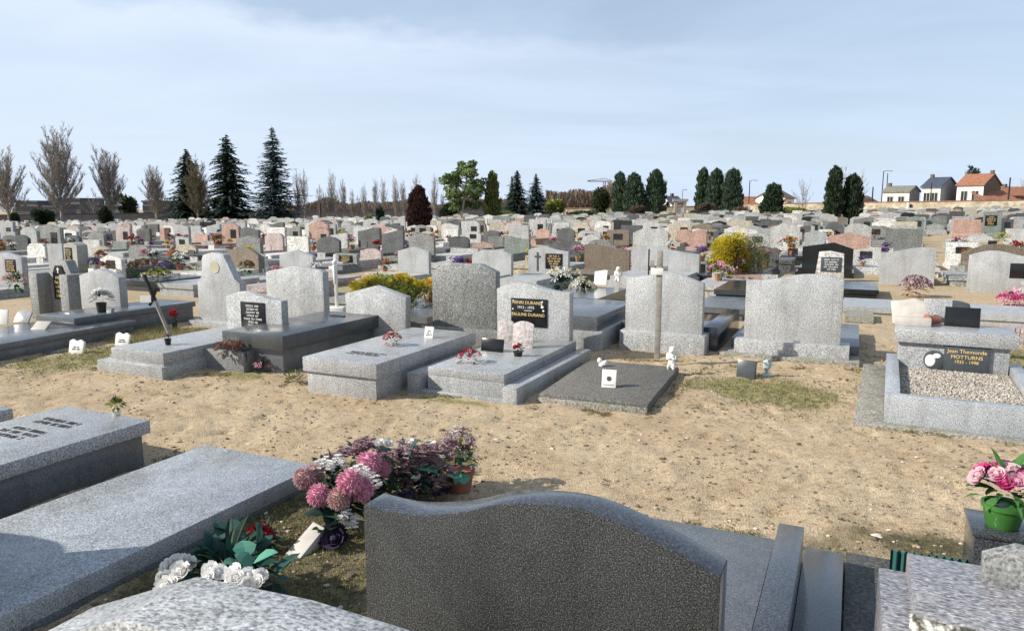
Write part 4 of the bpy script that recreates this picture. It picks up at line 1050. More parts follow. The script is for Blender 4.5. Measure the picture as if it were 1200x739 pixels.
q = G(386, 642, 0); g = empty('purple_flower', q, 0, 'dark purple silk flower on the soil right of the stone tablet', 'flowers'); mb = MB()
for a_ in range(3): rose(mb, (rf.uniform(-.04,.04), rf.uniform(-.03,.03), .06), .06, (rf.uniform(-.5,.5),-.6,.6))
mb.build('blossoms', M['purple'], g); mb = MB(); foliage(mb, (.0,.06,.06), .05, 10, .06, .1); mb.build('leaves', M['leafdark'], g)
# green pot of pink roses on the black pedestal
zt_ = .30; q = G(1174, 616, .32); q.z = 0; g = empty('flower_pedestal', q, -TH, 'glossy black block pedestal carrying the green pot, right edge', 'pedestal')
MB().box(-.12, .2, -.12, .16, 0, zt_, 0, .0, .0).build('pedestal_block', M['darkpol'], g, bevel=.008); MB().box(-.13, .21, -.13, .17, zt_, zt_+.02).build('pedestal_top', M['darkpol'], g, bevel=.004)
q2 = Vector((q.x, q.y, zt_+.02)); g = bouquet('green plastic pot of pink and magenta roses on the black pedestal', q2, .17, .15, [('rosep',20),('magenta',9),('pinkp',6)], 'leafgreen', M['greenpot'], (.085,.11), fs=.042, nleaf=90)
# flower on raised tomb
q = G(137, 486, .32); bouquet('small pot with a pale pink bloom on the far corner of the raised tomb', q, .11, .035, [('rosep',3)], 'yellowgreen', M['ceram'], (.03,.035), fs=.026, nleaf=50)
# planter flowers
q = G(271, 414, .2); g = bouquet('withered rust brown flowers in the stone planter', q, .12, .16, [('brownp',20)], 'brownp', None, kind='rose', fs=.035, nleaf=40)
q = G(309, 436, 0); bouquet('small pink flowers on the ground beside the stone planter', q, .13, .12, [('pinkp',7),('mauvep',6)], 'leafdark', None, kind='lily', fs=.025, nleaf=60)
q = G(460, 405, .34); bouquet('red and pink silk posy on the inscribed pale ledger', q, .15, .09, [('redp',6),('palepink',7),('creamp',4)], 'brownp', None, kind='rose', fs=.028, nleaf=40)
q = G(403, 452, 0); bouquet('magenta flower among trailing green plants at the foot of the inscribed ledger', q, .07, .15, [('magenta',7)], 'bush', None, kind='rose', fs=.028, nleaf=160)
q = G(344, 449, 0); bouquet('patch of low green ground plants at the left foot of the inscribed ledger', q, .03, .15, [], 'olive', None, cat='plant', kind='rose', fs=.022, nleaf=150, name='ground_plant')
q = G(550, 425, .24); bouquet('red and magenta silk garland on the stepped grave with gold plaque', q, .13, .11, [('redp',8),('magenta',6),('palepink',4)], 'leafdark', None, kind='lily', fs=.03, nleaf=30)
q = G(607, 417, .24); bouquet('dark pot with red roses leaning against the photo plaque', q, .07, .05, [('redp',5)], 'leafdark', M['iron'], (.05,.05), fs=.025, nleaf=20)
q = G(205, 386, 0); bouquet('single bright red flower bunch behind the leaning cross', q, .2, .06, [('redp',8)], 'leafdark', M['iron'], (.04,.1), fs=.04, nleaf=20)
q = G(120, 374, .2); bouquet('black vase of white silk roses on the wide grave at left', q, .16, .13, [('whitep',26)], 'leafdark', M['iron'], (.065,.24), fs=.06, nleaf=6)
q = G(197, 404, .26); bouquet('tiny dark pot with white base on the two-tier low grave', q, .05, .03, [('mauvep',3)], 'leafdark', M['iron'], (.035,.07), fs=.02, nleaf=12)
# plaques & figurines ---------------------------------------------------------------------------
def tablet(label, px, py, z, w, h, mat, tilt=-18, rz=0, shape='flat', deco=None, name='memorial_plaque', t=.02):
    q = G(px, py, z); g = empty(name, q, -TH+R(rz), label, 'plaque')
    o = MB().prism(outline(shape, w, h), 0, t).build('tablet', mat, g, bevel=.003); o.rotation_euler.x = R(tilt)
    if deco: d = MB(); deco(d, w, h); dd = d.build('printed_design', M['engr'], o)
    return g
def lines_(d, w, h): glyphs(d, -w*.35, w*.35, h*.2, h*.7, -.001, 3, 3)
def medal(d, w, h): d.tube([(0,-.003,h*.5),(0,.001,h*.5)], [w*.17]*2, 14); d.box(-w*.4,w*.35,-.002,0,h*.14,h*.17)
def bookshape(w, h):
    return [(-w/2,0),(w/2,0),(w/2*1.1,h*.85),(w*.3,h),(0,h*.88),(-w*.25,h*1.02),(-w/2*1.0,h*.9)]
for px, py, lab in ((88,415,'small white book-shaped plaque lying nearer the left edge on the grassy plot'),(142,406,'white book-shaped plaque with faint writing left of the leaning cross')):
    q = G(px, py, 0); g = empty('book_plaque', q, -TH+R(12), lab, 'plaque'); o = MB().prism(bookshape(.2,.18), 0, .03).build('tablet', M['ceram'], g, bevel=.004); o.rotation_euler.x = R(-14)
    d = MB(); glyphs(d, -.06, .06, .05, .1, -.001, 2, int(px)); d.build('lettering', M['engr'], o)
tablet('square white plaque with round grey emblem on the pebbledash slab', 713, 454, .08, .135, .17, M['ceram'], -16, 8, 'flat', medal)
tablet('black plaque with engraved branch on the stepped grave', 576, 412, .24, .26, .14, M['plaque'], -14, 0, 'flat', None)
tablet('large faded photo plaque leaning before the gold-lettered headstone', 612, 408, .24, .23, .30, M['photo'], -14, 10, 'round', None)
tablet('second faded photo plaque, half hidden left of the larger one', 592, 402, .24, .18, .27, M['photo'], -10, 14, 'round', None)
tablet('small white photo frame near the far end of the inscribed ledger', 502, 396, .34, .11, .125, M['ceram'], -12, 0, 'flat', lines_)
tablet('dark green stone plaque tilted in the thin grass', 873, 443, 0, .19, .19, M['slate'], -12, -10, 'flat', None, t=.05)
tablet('brown plaque lying flat on the wide grave at left', 44, 386, .2, .2, .16, M['cream'], -55, 20, 'flat', None)
tablet('grey oval framed plaque at the left end of the wide grave', 24, 378, .2, .22, .2, M['light2'], -35, 20, 'round', None)
tablet('white plaque cut by the left photo edge on the wide grave', 2, 380, .2, .16, .2, M['ceram'], -10, 20, 'flat', None)
tablet('thin upright plaque beside the vase of white roses', 130, 374, .2, .06, .16, M['light2'], -12, -10, 'flat', None)
tablet('low dark plaque before the twin pillar monument', 72, 376, .2, .22, .12, M['midslab'], -25, 0, 'flat', None)
tablet('flat dark stone lying in the grass before the wide grave', 57, 415, 0, .2, .08, M['midslab'], -60, 10, 'flat', None)
# white angel figurine
def figurine(label, px, py, z, h, seated=False):
    q = G(px, py, z); g = MB(); s = h
    if not seated:
        g.ball((0,0,s*.1), (s*.2,s*.17,s*.13), 10, 7, 0, .06); g.ball((0,0,s*.33), (s*.17,s*.14,s*.25), 10, 8, 0, .05); g.ball((0,-.01,s*.55), (s*.15,s*.12,s*.15), 10, 7); g.ball((0,-.01,s*.84), (s*.14,s*.14,s*.15), 12, 9)
        for sg in (-1,1):
            g.tube([(sg*s*.14,0,s*.6),(sg*s*.2,-s*.1,s*.45),(sg*s*.05,-s*.17,s*.5)], [s*.05,s*.045,s*.035], 7); g.ball((sg*s*.17,s*.08,s*.55), (s*.12,s*.03,s*.18), 8, 6); g.tube([(sg*s*.09,-s*.05,s*.22),(sg*s*.11,-s*.18,s*.13),(sg*s*.12,-s*.2,0)], [s*.08,s*.07,s*.06], 7)
        g.ball((0,-s*.13,s*.83), s*.025, 6, 4); g.ball((0,.02,s*.92), (s*.145,s*.13,s*.09), 10, 6, 0, .1)
    else:
        g.ball((0,0,s*.3), (s*.5,s*.32,s*.32), 10, 7, 0, .08); g.ball((-s*.4,-.01,s*.62), (s*.26,s*.22,s*.3), 10, 7); g.ball((s*.25,.0,s*.5), (s*.2,s*.3,s*.2), 8, 6); g.tube([(-s*.4,-s*.2,s*.15),(0,-s*.36,s*.08)], [s*.12,s*.1], 7)
    o = g.build('angel_figurine', M['ceram'], None, smooth=180, loc=q, rz=-TH); tag(o, label, 'figurine')
figurine('standing white angel figurine at the right side of the pebbledash slab', 787, 432, .08, .235)
figurine('small reclining white figurine at the far left of the pebbledash slab', 707, 429, .08, .1, True)
# glass flower ornament
q = G(898, 441, 0); g = MB(); g.lathe([(.06,0),(.05,.03),(.015,.05),(.012,.09)], 12); g.ball((0,0,.13), (.05,.03,.06), 8, 6, 0, .2)
for i in range(7): a_ = i*.9; g.leaf((0,0,.1), (math.cos(a_)*.8, -.3, abs(math.sin(a_))+.3), .05, .12)
M['glassy'] = plain('pale_glazed_ornament', (.42,.5,.48), .15, .4, 20)
tag(g.build('flower_ornament', M['glassy'], None, smooth=40, loc=q), 'pale green glazed flower ornament right of the tilted dark plaque', 'ornament')
# leaning cross with white plate
A = G(203, 402, .02); top_ = Vector((AT(169, A.y+.1, 325), A.y+.1, ZT(169, 322, A.y+.1)))
g = empty('leaning_cross', A, 0, 'thin wooden cross leaning far to the left behind the two-tier low grave', 'cross')
t_ = top_-A; mb = MB(); mb.tube([(0,0,0), t_*.62, ], [.026,.026], 4); mb.build('post', M['wood'], g); mb = MB(); mb.tube([t_*.62, t_], [.028,.028], 4); mb.build('post_head', M['iron'], g)
mb = MB(); c_ = t_*.68; mb.tube([c_-Vector((.1,-.1,.12)), c_+Vector((.1,-.1,.12))*.9], [.022,.022], 4); mb.build('crossbar', M['iron'], g)
mb = MB(); mb.box(c_.x-.16, c_.x-.02, c_.y-.03, c_.y-.02, c_.z-.07, c_.z+.02); mb.build('name_plate', M['ceram'], g)
# items on the gravel grave's head cap
zc_ = .56
q = G(1068, 380, zc_); g = empty('open_book_ornament', q, -TH, 'cream marble open book ornament on the head block of the gravel grave', 'ornament')
o = MB().prism([(-.17,0),(.19,0),(.12,.26),(.02,.30),(-.1,.27),(-.2,.26)], 0, .04).build('open_pages', M['cream'], g, bevel=.006); o.rotation_euler.x = R(-30)
MB().box(-.16, .17, -.12, -.01, 0, .085).build('book_base', M['cream'], g, bevel=.006)
q = G(1093, 381, zc_); g = empty('flower_pot', q, 0, 'brown pot lying on its side between the cream book and the black plaque', 'pot'); o = MB().lathe([(.035,0),(.04,.02),(.055,.12),(.062,.12),(.062,.14),(.05,.14),(.0,.13)], 16).build('pot', M['terra'], g, smooth=40); o.rotation_euler = (0, R(-90), 0); o.location = (.07,0,.055)
tablet('large black plaque on the head block of the gravel grave', 1127, 383, zc_, .31, .2, M['plaque'], -12, -3, 'flat', None)
tablet('grey and white plaque behind the brown pot on the head block', 1098, 377, zc_, .26, .25, M['light2'], -20, -3, 'flat', None, t=.03)
tablet('dark arched plaque lying behind the black one on the head block', 1122, 368, zc_+.0, .3, .2, M['slate'], -45, 10, 'round', None)
q = G(1072, 345, .05); bouquet('dull mauve-brown dried flowers before the large slanted pale headstone', (q.x, q.y, -.02), .42, .28, [('mauvep',60)], 'brownp', None, kind='lily', fs=.06, nleaf=60)
q = G(1188, 352, .1); bouquet('bright pink flower cushion below the headstone at the right edge', (q.x, q.y, .0), .22, .26, [('magenta',40),('pinkp',50)], 'pinkp', None, kind='lily', fs=.06, nleaf=60)
q = G(670, 362, .05)
for (px, py, z, d_, lab, fl, pot) in ((655,358,0,0,'white lilies in a dark vase behind the gold plaque headstone',[('whitep',9),('creamp',5)],'iron'),(683,352,0,0,'cream and white blooms over strap leaves behind the gold plaque headstone',[('creamp',14),('whitep',10)],None),(672,338,0,0,'cream flowers below the cross and plaque stone',[('creamp',12)],None)):
    q = G(px, py, .0); bouquet(lab, q, .42, .22, fl, 'leafdark', M[pot] if pot else None, (.12,.25), fs=.075, nleaf=50, kind='lily')
q = G(703, 336, .3); tablet('white figure plaque before the reed-carved headstone', 703, 334, .28, .25, .3, M['ceram'], -15, 0, 'slant')
figurine('slim white praying figure right of the white figure plaque', 724, 330, .28, .3)
for px, py, lab, c_, cl in ((188,345,'round pale green and yellow wreath in the left group',.24,'yellowgreen'),(160,330,'rust-coloured potted flowers before the white clipped headstone',.2,'brownp'),(195,330,'violet and orange flowers before the table-like headstone',.2,'violet'),(10,335,'orange flowers at the left photo edge',.25,'orangep'),(113,325,'lilac flowers on the dark ledger behind the pointed headstone',.2,'violet'),
       (920,298,'red geraniums before the pinkish square headstone',.28,'redp'),(849,337,'pink and cream flowers behind the broad headstone of the wooden cross',.2,'palepink'),(1174,290,'yellow flowers before the green-grey plaque stone',.3,'yellow'),(290,330,'dark dusty flowers beside the tall clipped pale headstone',.2,'brownp'),(692,285,'orange flowers on the pale stones above the reed carving',.25,'orangep'),
       (20,350,'pink flowers behind the wide grave at left',.2,'palepink'),(208,316,'yellow green potted plant with rust blooms',.25,'orangep')):
    q = G(px, py, .0); z0 = tz(q.x, q.y); bouquet(lab, (q.x, q.y, z0+.22), c_*1.3, c_, [(cl,22)], 'leafgreen' if cl != 'yellowgreen' else 'bush', None, fs=.06, nleaf=60, kind='lily')
# small pots scattered on the nearer distant graves
protos = []
for cl, lf in (('redp','leafdark'),('pinkp','leafgreen'),('yellow','bush'),('whitep','leafdark'),('brownp','brownp'),('orangep','leafgreen'),('violet','bush')):
    mb = MB(); mb.lathe([(.07,0),(.1,.14),(.001,.13)], 8, mi=1); foliage(mb, (0,0,.2), .16, 26, .07, .12, 2)
    for i in range(16):
        t = rf.uniform(0,6.28); q = rf.uniform(0,.17); lily(mb, (math.cos(t)*q, math.sin(t)*q, .3+rf.uniform(-.05,.06)), .085, (math.cos(t)*.5, math.sin(t)*.5, 1), 0)
    me = bpy.data.meshes.new('flower_pot'); me.from_pydata(mb.v, [], mb.f)
    for m_ in (M[cl], M['terra'], M[lf]): me.materials.append(m_)
    me.polygons.foreach_set('material_index', mb.m); protos.append((me, cl))
CN = {'redp':'red','pinkp':'pink','yellow':'yellow','whitep':'white','brownp':'withered brown','orangep':'orange','violet':'violet'}
cnt = {}
for x, y, z, mt, sh, k, sc, px, py in [(a_, b_, c_, 0, 0, 0, 0, d_, 0) for a_, b_, c_, d_ in LOWP]+ind[:170]:
    for rep in range(2):
        if rf.random() < .45: continue
        me, cl = rf.choice(protos); a_ = rf.uniform(-.35,.35); b_ = rf.uniform(-1.5,-.2) if sc else rf.uniform(-.6,.3)
        lm = next((t for a, b, t in LM if a <= px < b), 'the photo edge'); kk = (cl, lm); cnt[kk] = cnt.get(kk, 0)+1
        if cnt[kk] > 3: continue
        o = bpy.data.objects.new('flower_pot', me); COL.objects.link(o); o.location = (x+U.x*a_+V.x*b_, y+U.y*a_+V.y*b_, z+.24*sc); s_ = rf.uniform(.7,1.2); o.scale = (s_,s_,s_); o.rotation_euler.z = rf.uniform(0,6)
        tag(o, '%spotted %s flowers on a ledger below %s' % (['','second ','third '][cnt[kk]-1], CN[cl], lm), 'flower pot', 'potted flowers on the distant graves')
# ------------------------------------------------------------------ trees
rt = random.Random(11)
def rv(s=1): return Vector((rt.gauss(0,1), rt.gauss(0,1), rt.gauss(0,1))).normalized()*s
def bare(mb, H, spread, n1=16, seed=1, dense=1.0, vase=True):
    "upright winter tree filling an oval envelope: trunk, limbs, twigs"
    r = random.Random(seed); tz_ = H*.13
    lean = r.uniform(-.02,.02)*H
    mb.tube([(0,0,-.3),(0,0,tz_),(lean*.5,0,H*.5),(lean,0,H*.93)], [H*.017,H*.013,H*.007,H*.001], 6, 0)
    def env(h): return spread*math.sqrt(max(0, 1-((h-.50)/.50)**2)) if vase else spread*math.sqrt(max(0, 1-((h-.62)/.4)**2))
    for i in range(n1):
        u = (i+.5)/n1; h = .30+.68*u**.85; a = i*2.4+r.uniform(-.5,.5)
        rad = env(min(h,.985))*r.uniform(.35,1.05); h *= r.uniform(.94,1.03)
        z0 = tz_+H*max(0, (h-.30))*r.uniform(.45,.75); m = 7; pts = []; w1 = r.uniform(-.03,.03)*H
        for k in range(m+1):
            t = k/m; q = rad*(t**.85)
            pts.append(Vector((lean*t+math.cos(a)*q+w1*math.sin(t*5)*.3, math.sin(a)*q+w1*math.sin(t*4+1)*.3, z0+(h*H-z0)*(t**1.2))))
        lr = H*.0052*r.uniform(.7,1.2)
        mb.tube(pts, [lr*(1-.86*k/m) for k in range(m+1)], 4, 1)
        for j in range(int(13*dense)):
            t = r.uniform(.12, 1); k = min(int(t*m), m-1); p = pts[k].lerp(pts[k+1], t*m-k)
            b = a+r.uniform(-1.9,1.9); l = H*.105*r.uniform(.4,1.2)*(1.1-t*.45)
            d = Vector((math.cos(b)*r.uniform(.35,.8), math.sin(b)*r.uniform(.35,.8), 1.0)).normalized()
            q1 = p+d*l*.5; q2 = p+d*l+Vector((r.uniform(-.12,.12), r.uniform(-.12,.12), .12))*l
            mb.tube([p,q1,q2], [H*.0022,H*.0015,H*.0005], 3, 1, False)
            for w_ in range(int(4*dense)):
                s = p.lerp(q2, r.uniform(.1,1)); e = s+(d+Vector((r.uniform(-1,1), r.uniform(-1,1), r.uniform(-.1,.5)))).normalized()*l*r.uniform(.3,.6)
                mb.tube([s, e], [H*.0016, H*.0006], 3, 1, False)
def conifer(mb, H, Rd, seed, droop=.25, needles=.9, power=.8, top_gap=0, dens=1.0, zb=.03):
    r = random.Random(seed); mb.tube([(0,0,-.3),(0,0,H*.5),(0,0,H)], [H*.018,H*.01,H*.001], 6, 0)
    z = H*zb; step = H*.021
    while z < H*.985:
        t = 1-z/H; L0 = Rd*(t**power)*r.uniform(.75,1.12)+.02*H*.3; n = max(4, int((5+9*t)*dens))
        for i in range(n):
            a = r.uniform(0, 6.28); l = L0*r.uniform(.5,1.08)*(1.25 if r.random()<.15 else 1); up = r.uniform(-.05,.22)
            pts = [Vector((math.cos(a)*l*s_, math.sin(a)*l*s_, z+l*(up*s_*1.4-droop*s_*s_))) for s_ in (0,.35,.7,1)]
            mb.tube(pts, [H*.0025,H*.002,H*.0012,H*.0005], 3, 0, False)
            m = int(4+l*5)
            for j in range(m):
                s_ = (j+.6)/m; k = min(int(s_*3), 2); p = pts[k].lerp(pts[k+1], s_*3-k)
                wd = needles*(.34+.2*(1-s_))*r.uniform(.6,1.2)*min(1, .35+l*.5)
                d = Vector((math.cos(a+r.uniform(-1,1)), math.sin(a+r.uniform(-1,1)), r.uniform(-.45,.25))).normalized()
                e = Vector((-d.y, d.x, r.uniform(-.3,.3))).normalized()
                mb.quad(p+Vector((0,0,r.uniform(-.08,.08))), d*wd*.5, e*wd*.22, 1)
        z += step*r.uniform(.8,1.2)*(1+.2*t)
def column_crown(mb, H, Rd, seed, n=2600, z0=.0, shape=0, leaf=.28, lobes=3, jag=.22):
    "dense cypress or yew built of many overlapping upright tufts"
    r = random.Random(seed); mb.tube([(0,0,-.3),(0,0,H*.7)], [Rd*.12,Rd*.03], 6, 0)
    def prof(h): return math.sin(math.pi*min(1, max(0, (h+.14)/1.14))**.8)**.6 if shape == 0 else (1-h)**.6*(.75+.25*min(1, h*5))
    tufts = []
    K = 46
    for k in range(K):
        h = (k+.5)/K*.93; a = k*2.39996+r.uniform(-.4,.4); q = Rd*prof(h)*r.uniform(.5,.78)
        tufts.append((math.cos(a)*q, math.sin(a)*q, h*H, Rd*(.26+.26*prof(h))*r.uniform(.75,1.15), H*r.uniform(.05,.085)))
    tufts.append((0,0,H*.93,Rd*.16,H*.07))
    for i in range(n):
        if r.random() < .25:
            h = r.random()*.95; a = r.uniform(0,6.28); q = Rd*prof(h)*.6*math.sqrt(r.random()); p = Vector((math.cos(a)*q, math.sin(a)*q, h*H)); v = Vector((math.cos(a), math.sin(a), .3))
        else:
            cx_, cy_, cz_, rr_, hh_ = r.choice(tufts); v = Vector((r.gauss(0,1), r.gauss(0,1), r.gauss(0,1))).normalized(); q = r.uniform(.75,1.08)
            p = Vector((cx_+v.x*rr_*q, cy_+v.y*rr_*q, max(.02, cz_+v.z*hh_*q)))
        d = (v*.5+Vector((r.uniform(-.3,.3), r.uniform(-.3,.3), 1))).normalized(); l = leaf*r.uniform(.6,1.4)
        e = d.cross(Vector((r.gauss(0,1), r.gauss(0,1), r.gauss(0,1)))).normalized()
        mb.add([p-e*l*.26, p+e*l*.26, p+d*l+e*l*.06, p+d*l-e*l*.06], [(0,1,2,3)], 1)
def inner(mb, H, Rd, shape, mi=1):
    pass
def split(mb, name, mats, label, loc, cat='tree', group=None, sc=(1,1,1), rz=0, partn=('trunk','crown')):
    g = empty(name, loc, rz, label, cat, group); g.scale = sc
    for mi, pn in ((0, partn[0]), (1, partn[1])):
        m2 = MB(); idx = {}
        for f, m_ in zip(mb.f, mb.m):
            if m_ != mi: continue
            nf = []
            for v in f:
                if v not in idx: idx[v] = len(m2.v); m2.v.append(mb.v[v])
                nf.append(idx[v])
            m2.f.append(tuple(nf)); m2.m.append(0)
        if m2.f: m2.build(pn, mats[mi], g)
    return g
def place(px, d): x = AT(px, d); return (x, d, tz(x, d))
def hgt(px, py, d): x = AT(px, d); return ZT(px, py, d)-tz(x, d)
def wid(w, d): return w/868*d
# bare trees at left
for i, (px, py, w, d, sd_, mt, lab) in enumerate(((10,173,50,98,1,'bark','bare tree cut by the left photo edge'),(72,148,54,98,2,'bark','tallest bare tree, fan-shaped, in the left quarter'),(130,173,38,100,3,'bark','bare tree with a split crown right of the tallest one'),(183,192,30,104,4,'bark','slim bare tree left of the dark conifers'),(232,183,34,92,5,'bark2','brownish bare tree standing in front of the leftmost dark conifer'))):
    H = hgt(px, py, d); mb = MB(); bare(mb, H, wid(w, d)*.52, 46, sd_, 1.9)
    split(mb, 'bare_tree', (M[mt], M[mt]), lab, place(px, d), partn=('trunk','crown'))
# thin bare poplars
pvar = []
for s_ in (31,32,33):
    mb = MB(); bare(mb, 10, 1.25, 24, s_, 1.0); pvar.append(split(mb, 'bare_poplar', (M['bark'], M['bark']), 'thin bare poplar', (0,0,0), group='thin bare poplars along the far wall'))
used = set()
pop = [(350,198),(357,196),(375,216),(389,197),(403,207),(413,221),(427,214),(440,207),(450,208),(464,204),(473,209),(488,203),(509,202),(380,222),(420,228),(519,224),(395,220)]
nm_ = ['directly right of the blue-green conifer','second right of the blue-green conifer, taller','low, second from the tall fanned poplar','tall, fan-topped, the tallest of the row','just right of the tallest poplar','short, right of the tallest poplar group','left of the close middle pair','left one of the close middle pair','right one of the close middle pair','left one of the pair left of the dark red bush','right one of the pair left of the dark red bush','rising right behind the dark red bush','between the dark red bush and the pale-trunked pine','short, beside the low second poplar','shortest of the middle row','short, beside the pine with pale trunk','short, under the fan-topped poplar']
for i, (px, py) in enumerate(pop):
    d = 103+(i%3)*2; H = hgt(px, py, d); o = pvar[i%3] if i < 3 else copy_tree(pvar[i%3])
    o.location = place(px, d); o.scale = (H/10*.85, H/10*.85, H/10); o.rotation_euler.z = i*1.3; o['label'] = 'thin bare poplar '+nm_[i]; o['category'] = 'tree'; o['group'] = 'thin bare poplars along the far wall'
# conifers
for px, py, w, d, sd_, mt, lab, dr, nd_, pw in ((222,174,54,100,11,'spruce','dark conifer behind the brownish bare tree',.3,1.1,.75),(270,156,62,100,12,'spruce','middle one of the three big conifers, dark green and dense',.3,1.2,.8),(323,147,62,98,13,'bluespruce','blue-green tiered conifer, tallest of the three',.15,1.0,.9),
      (606,199,34,96,14,'spruce','left spruce of the small group in the middle',.25,.9,.8),(628,203,34,100,15,'bluespruce','right spruce of the small group in the middle',.25,.9,.9),(600,206,18,102,16,'spruce','slim spruce at the left of the small group',.25,.8,.8),(752,214,22,110,17,'spruce','slim pointed conifer between the cypresses of the left group',.25,.8,.8)):
    H = hgt(px, py, d); mb = MB(); conifer(mb, H, wid(w, d)*.66, sd_, dr, nd_*1.25, pw*.92, dens=1.5, zb=.015)
    split(mb, 'conifer', (M['bark'], M[mt]), lab, place(px, d))
for px, py, w, d, sd_, mt, lab, shp, n, lf in ((577,202,20,84,21,'olive','yellow-green pointed cypress between the pine and the spruces',1,3400,.3),
      (726,203,17,108,22,'cypress','first cypress of the left cypress group',0,3200,.35),(742,204,22,106,23,'cypress','second cypress of the left cypress group',0,3800,.35),(768,200,23,106,24,'cypress','third and tallest cypress of the left cypress group',0,4000,.35),
      (823,198,17,110,25,'cypress','first cypress of the right group, slimmest',0,3200,.35),(838,199,20,108,26,'cypress','middle cypress of the right group',0,3600,.35),(857,199,22,106,27,'cypress','right cypress of the right group, darkest',0,4000,.35),
      (905,217,30,80,28,'yew','clump of dark yews with several points left of the twin yews',1,3600,.3),(976,196,19,66,29,'yew','left one of the twin dark columnar yews, taller',0,4200,.22),(998,205,22,66,30,'yew','right one of the twin dark columnar yews, broader',0,4600,.22),
      (491,219,25,60,31,'redbrown','dark red-brown columnar conifer in front of the poplars',0,5200,.2)):
    H = hgt(px, py, d); mb = MB(); column_crown(mb, H, wid(w, d)*.5, sd_, int(n*2.2), 0, shp, lf)
    split(mb, 'cypress', (M['bark'], M[mt]), lab, place(px, d))
# pine with pale trunk
d = 84; H = hgt(545, 186, d); mb = MB(); r_ = random.Random(4)
mb.tube([(-.7,0,-.2),(-.25,0,H*.25),(.1,0,H*.55),(.3,0,H*.85)], [.18,.14,.1,.04], 7, 0)
for i in range(46):
    t = r_.uniform(.22, 1.0); a = r_.uniform(0,6.28); ll = wid(23,d)*(1.15 if t < .85 else .7)*math.sqrt(max(.1, 1-abs(t-.62)*1.3))*r_.uniform(.35,1)
    b0_ = Vector((.1*t,0,H*t*.9)); c_ = b0_+Vector((math.cos(a)*ll, math.sin(a)*ll, ll*.3)); mb.tube([b0_, c_], [.05,.02], 4, 0, False)
    rr_ = r_.uniform(.45,.9)
    for j in range(120):
        v = Vector((r_.gauss(0,1), r_.gauss(0,1), r_.gauss(0,1))).normalized(); q = c_+Vector((v.x*rr_, v.y*rr_, v.z*rr_*.65))*r_.uniform(.5,1.05)
        e = Vector((r_.gauss(0,1), r_.gauss(0,1), r_.gauss(0,1))).normalized(); f_ = v.cross(e).normalized(); mb.quad(q, e*.15, f_*.07, 1)
split(mb, 'pine_tree', (M['barkpale'], M['pine']), 'loose green pine with pale slanting trunk in the middle', place(545, d))
# leafy shrubs
def shrub(px, pyt, w, d, mt, lab, n=1500, leaf=.2, name='shrub', stems=True, H=None, stemh=.5, base=None):
    r = random.Random(int(px)); Hh = H or hgt(px, pyt, d); Rw = wid(w, d)*.5; mb = MB()
    for i in range(9):
        a = r.uniform(0,6.28); mb.tube([(0,0,-.05),(math.cos(a)*Rw*.6, math.sin(a)*Rw*.6, Hh*.75)], [.03,.01], 4, 0, False)
    lob = [(Vector((r.uniform(-.6,.6)*Rw, r.uniform(-.6,.6)*Rw, Hh*r.uniform(.35,.75))), r.uniform(.35,.6)) for _ in range(9)]
    for i in range(n):
        c_, q = r.choice(lob); v = Vector((r.gauss(0,1), r.gauss(0,1), r.gauss(0,1))).normalized()*r.uniform(.6,1)
        p = c_+Vector((v.x*Rw*q, v.y*Rw*q, v.z*Hh*q*.55)); p.z = max(.05, p.z)
        mb.leaf(p, v+Vector((r.gauss(0,.5), r.gauss(0,.5), .3)), leaf*.5, leaf, 1)
    x, y, z = place(px, d)
    return split(mb, name, (M['bark'], M[mt]), lab, (x, y, z), 'shrub', partn=('stems','foliage'))
for a in ((704,222,24,112,'bush','round dark green tree left of the cypress group',2600,.5),(651,233,22,104,'yellowgreen','bright green round shrub right of the spruces',1500,.4),(446,243,11,70,'yew','small dark green round shrub left of the dark red columnar conifer',1200,.2),(432,252,11,66,'yellowgreen','small yellow-green round shrub beside the dark round one',900,.2),
          (20,268,20,36,'yellow','yellow-green bush near the left photo edge',1300,.14),(74,272,22,33,'yellowgreen','green-yellow bush above the narrow gilt plaque stone',1300,.12),(50,246,22,62,'yew','dark low bush under the gap left of the tallest bare tree',1500,.25),(122,240,17,62,'yew','dark bush under the split-crowned bare tree',1500,.25),
          (17,250,10,58,'yew','small dark conifer bush at the left edge',900,.22),(148,226,20,128,'bush','dark green tree beyond the left wall behind the split-crowned bare tree',1500,.6),(528,238,26,96,'bush','green shrubs at the foot of the pale-trunked pine',1800,.4),(930,244,34,84,'yellowgreen','yellow-green low hedge right of the dark yew clump',1500,.3),
          (827,238,24,100,'brownhedge','brownish bush at the foot of the right cypress group',1400,.35),(748,240,22,96,'brownhedge','reddish brown bush at the foot of the left cypress group',1400,.35),(1136,196,18,170,'spruce','dark rounded tree rising behind the orange-roofed house',1500,.7),(213,262,12,40,'bush','small green bush in the left rows',600,.12),(683,248,50,88,'bush','long low green shrub row in the middle distance',1700,.35),(590,247,26,92,'olive','low olive shrub under the spruces',900,.3),(870,243,30,94,'brownhedge','low brown bush before the cream wall under the right cypresses',900,.3)):
    px, py, w, d, mt, lab, n, lf = a; shrub(px, py, w, d, mt, lab, int(n*1.4), lf)
